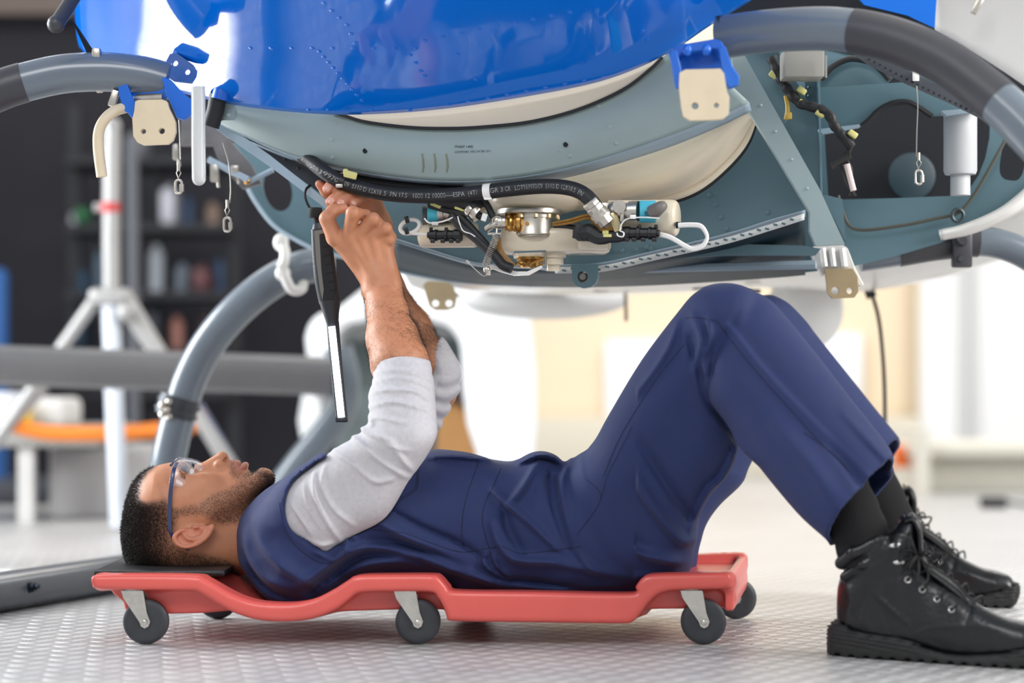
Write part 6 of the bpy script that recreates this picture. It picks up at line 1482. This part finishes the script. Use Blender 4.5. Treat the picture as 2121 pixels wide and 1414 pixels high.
    root = empty('tripod_stand', P(235, 1085, 1.75), 'tall silver tripod stand at left with white upright pole', 'tripod stand')
    q = MB(); q.tube([P(232,262,y), P(230,500,y), P(231,600,y)], .024, 20); q.sphere(P(232,262,y), .026, 14); q.build('upper_pole', alu, root)
    q = MB(); q.tube([P(228,600,y), P(238,860,y), P(248,1090,y)], .025, 20); q.build('lower_pole', mat('pole_white', (214,220,230), .3), root)
    q = MB(); q.tube([P(229,420,y), P(229,440,y)], .027, 20); q.build('red_band', mat('band_red', (196,70,72), .5), root)
    q = MB(); q.tube([P(195,430,y), P(228,430,y)], .012, 10); q.build('clamp_knob', alu, root); q = MB(); q.sphere(P(262,646,y-.03), .030, 12); q.build('clamp_knob', alu, root)
    q = MB(); q.box(P(230,615,y), (.12,.08,.05), bev=.02); q.build('collar', alu, root)
    for a, b in (((200,616),(-20,930)), ((262,612),(350,760)), ((240,612),(300,700))):
        q = MB(); p0 = P(*a, y); p1 = P(*b, y); d = (p1-p0).normalized(); k = p0.z/(-d.z) if d.z < 0 else 1; q.tube([p0, p0+d*(k*.98)] if a[0] < 250 else [p0, p0+d*k*.98], .018, 12); q.build('leg', alu, root)
    root = empty('light_stand', P(275, 1040, 4.3), 'slim grey stand behind the silver tripod', 'stand')
    q = MB(); q.tube([P(272,290,4.3), P(276,700,4.3), P(280,960,4.3)], .022, 12); q.build('pole', mat('pole_grey', (92,94,102), .5), root)
    for s in (-1, 0, 1):
        c = P(279,930,4.3); q = MB(); q.tube([c, (c.x+s*.35, 4.3-.15*abs(s)+.25*(s == 0), .02)], .012, 8); q.build('leg', mat('pole_grey', (0,0,0)), root)
    def slab(name, x0, y0, x1, y1, Y, d, m, label, cat, group=None, bev=.02, ground=False):
        A, B_ = P(x0, y0, Y), P(x1, y1, Y); z1 = 0 if ground else B_.z; q = MB()
        q.box(((A.x+B_.x)/2, Y+d/2, (A.z+z1)/2), (B_.x-A.x, d, A.z-z1), bev=bev); return tag(q.build(name, m), label, cat, group)
    # rack carrying the shop equipment
    rk = empty('equipment_rack', P(360, 800, 5.0), 'dark open equipment rack against the dark wall', 'rack'); dm = mat('rack_dark', (24,25,31), .6)
    A, B_ = P(130, 200, 5.2), P(470, 820, 5.2)
    for x in (A.x, (A.x+B_.x)/2, B_.x):
        q = MB(); q.box((x, 5.45, A.z/2), (.05, .05, A.z)); q.build('upright', dm, rk)
    for py in (330, 470, 610, 730, 815):
        z = P(0, py, 5.2).z; q = MB(); q.box(((A.x+B_.x)/2, 5.45, z), (B_.x-A.x, .45, .03)); q.build('shelf', dm, rk)
    cl = [(150,560,175,610,(30,60,84)),(330,392,360,470,(190,190,200)),(300,500,331,610,(170,176,184)),(355,500,385,560,(120,130,142)),(395,560,430,610,(90,52,56)),(368,405,392,470,(40,64,96)),(186,520,206,610,(88,110,128)),(300,640,328,728,(44,48,60)),(400,640,440,728,(52,38,40)),(345,660,372,728,(176,122,110)),(255,280,300,330,(90,92,98)),(420,420,445,470,(134,112,98)),(135,500,162,530,(176,176,184)),(436,480,456,552,(36,60,92)),(150,655,175,728,(34,52,72)),(210,745,250,814,(60,74,90)),(370,745,410,814,(70,84,120))]
    nm = ['tin','carton','canister','jar','tool_case','bottle','spray_can','crate','drum','paint_can','coil_box','flask','roll','cylinder_can','bin','flat_case','tool_box']
    words = ['dark blue tin','pale grey carton','tall light canister','grey jar','maroon tool case','navy bottle','steel blue spray can','slate crate','brown black drum','pinkish paint can','grey coil box','taupe flask','white roll','blue cylinder can','teal bin','dark flat case','muted blue tool box']
    lv = {470:'second',610:'third',728:'fourth',814:'lowest',330:'top'}
    zs = sorted(((P(0, py, 5.2).z+.0155) for py in (330, 470, 610, 730, 815)), reverse=True)
    for (x0, y0, x1, y1, c), n_, w_ in zip(cl, nm, words):
        X0, X1 = P(x0, 0, 5.3).x, P(x1, 0, 5.3).x; hgt = (y1-y0)/4550*8.8; zz = P(0, y1, 5.3).z; base = min(zs, key=lambda t: abs(t-zz)); up_ = [t for t in zs if t > base+.05]; hgt = min(hgt, (min(up_)-base-.075) if up_ else hgt)
        q = MB(); r = (X1-X0)/2
        if n_ in ('tin','canister','jar','bottle','spray_can','drum','paint_can','flask','roll','cylinder_can'):
            q.lathe(((X0+X1)/2, 5.4, base), (0,0,1), [(0,r*.95),(.01,r),(hgt*.8,r),(hgt*.88,r*.75),(hgt*.9,r*.5),(hgt,r*.5)], 20)
        else:
            q.box(((X0+X1)/2, 5.4, base+hgt/2), (X1-X0, .2, hgt), bev=.02); q.box(((X0+X1)/2, 5.4, base+hgt+.008), ((X1-X0)*.4, .05, .016), bev=.004)
        sh_ = {0:'top',1:'second',2:'third',3:'fourth',4:'lowest'}[zs.index(base)]
        tag(q.build(n_, mat('rack_'+n_, c, .5)), f'{w_} standing on the {sh_} shelf of the dark rack', n_.replace('_', ' '))
    q = MB(); c = P(425,0,5.3); 
    # green status light
    q = MB(); c = P(165, 472, 5.25); b0 = min(zs, key=lambda t: abs(t-c.z)); q.sphere((c.x, 5.3, b0+.035), .035, 14); tag(q.build('indicator_lamp', mat('green_glow', (26,92,54), .4, emit=.05)), 'small green indicator lamp on the shelf at left', 'lamp')
    # tables and boxes low at left
    tb = empty('work_table', P(90, 1010, 3.3), 'low white topped table at far left carrying white boxes', 'table')
    A, B_ = P(-60, 905, 3.0), P(100, 905, 3.0)
    q = MB(); q.box(((A.x+B_.x)/2, 3.3, A.z), (B_.x-A.x+.3, .6, .06), bev=.01); q.build('table_top', mat('table_grey', (150,148,144), .6), tb)
    for x in (P(48,0,3.0).x, A.x-.1):
        for yy in (3.05, 3.5): q = MB(); q.box((x, yy, (A.z-.03)/2), (.045, .045, A.z-.03)); q.build('leg', wb, tb)
    zt = A.z+.03
    def onT(x0, x1, h, Y, m, label, cat, name):
        X0, X1 = P(x0, 0, Y).x, P(x1, 0, Y).x; q = MB(); q.box(((X0+X1)/2, Y+.15, zt+h/2), (X1-X0, .28, h), bev=.02); tag(q.build(name, m), label, cat)
    onT(46, 132, .085, 3.05, wb, 'white box with rounded corners on the low table at left', 'box', 'storage_box')
    onT(-60, 22, .10, 3.05, mat('box_blue_white', (216,220,232), .6), 'pale white box at the very left edge of the table', 'box', 'storage_box')
    q = MB(); q.lathe((P(50,0,3.05).x, 3.02, zt), (0,0,1), [(0,.03),(.05,.03),(.065,.015),(.08,.012)], 16); tag(q.build('glue_bottle', mat('yellow_plastic', (240,196,60), .4)), 'small yellow bottle in front of the white box', 'bottle')
    slab('storage_cabinet', 105, 925, 305, 1100, 3.2, .5, mat('cabinet_grey', (160,158,158), .6), 'pale grey cabinet on the floor behind the white pole', 'cabinet', ground=True)
    slab('storage_bin', 318, 915, 350, 1100, 3.75, .3, wb, 'white bin beside the grey cabinet behind the tube', 'bin', ground=True)
    slab('floor_case', -120, 1000, 100, 1100, 3.9, .4, mat('case_dark', (58,60,68), .6), 'dark case on the floor under the low table', 'case', ground=True)
    q = MB(); pts = cr([P(a, b, 2.75) for a, b in ((10,872),(40,884),(100,896),(180,898),(260,896),(330,890),(390,884),(425,868))], 6); v = []
    for p in pts: v += [Vector(p)+Vector((0,0,.022)), Vector(p)-Vector((0,0,.022))]
    q.add(v, [(2*i, 2*i+2, 2*i+3, 2*i+1) for i in range(len(pts)-1)]); o = q.build('barrier_strap', mat('orange_strap', (232,128,38), .6)); tag(o, 'orange barrier strap slung across behind the tripod', 'strap'); s_ = o.modifiers.new('s', 'SOLIDIFY'); s_.thickness = .004
    root = empty('barrier_post', G(30, 1120), 'slanted grey post at left where the orange strap begins', 'post'); q = MB(); q.tube([P(90,800,2.75), P(12,885,2.75), P(-60,960,2.75)], .02, 10); q.build('pole', alu, root)
    root = empty('folding_ladder', P(450, 1000, 2.7), 'blue grey leaning rail at the right end of the orange strap', 'rail'); q = MB(); q.tube([P(405,845,2.78), P(450,920,2.74), P(530,1060,2.70)], .024, 12); q.build('pole', mat('rail_blue', (78,88,118), .4, metal=.4), root)
    root.name = 'leaning_rail'
    slab('blue_panel', -60, 555, 6, 720, 4.6, .1, mat('panel_blue', (28,84,148), .5), 'blue panel at the left edge before the dark wall', 'panel', ground=True)
import time
T0 = time.time()
build_room(); print('room', time.time()-T0)
build_heli(); print('heli', time.time()-T0)
build_creeper(); build_light(); print('creeper', time.time()-T0)
build_person(); print('person', time.time()-T0)
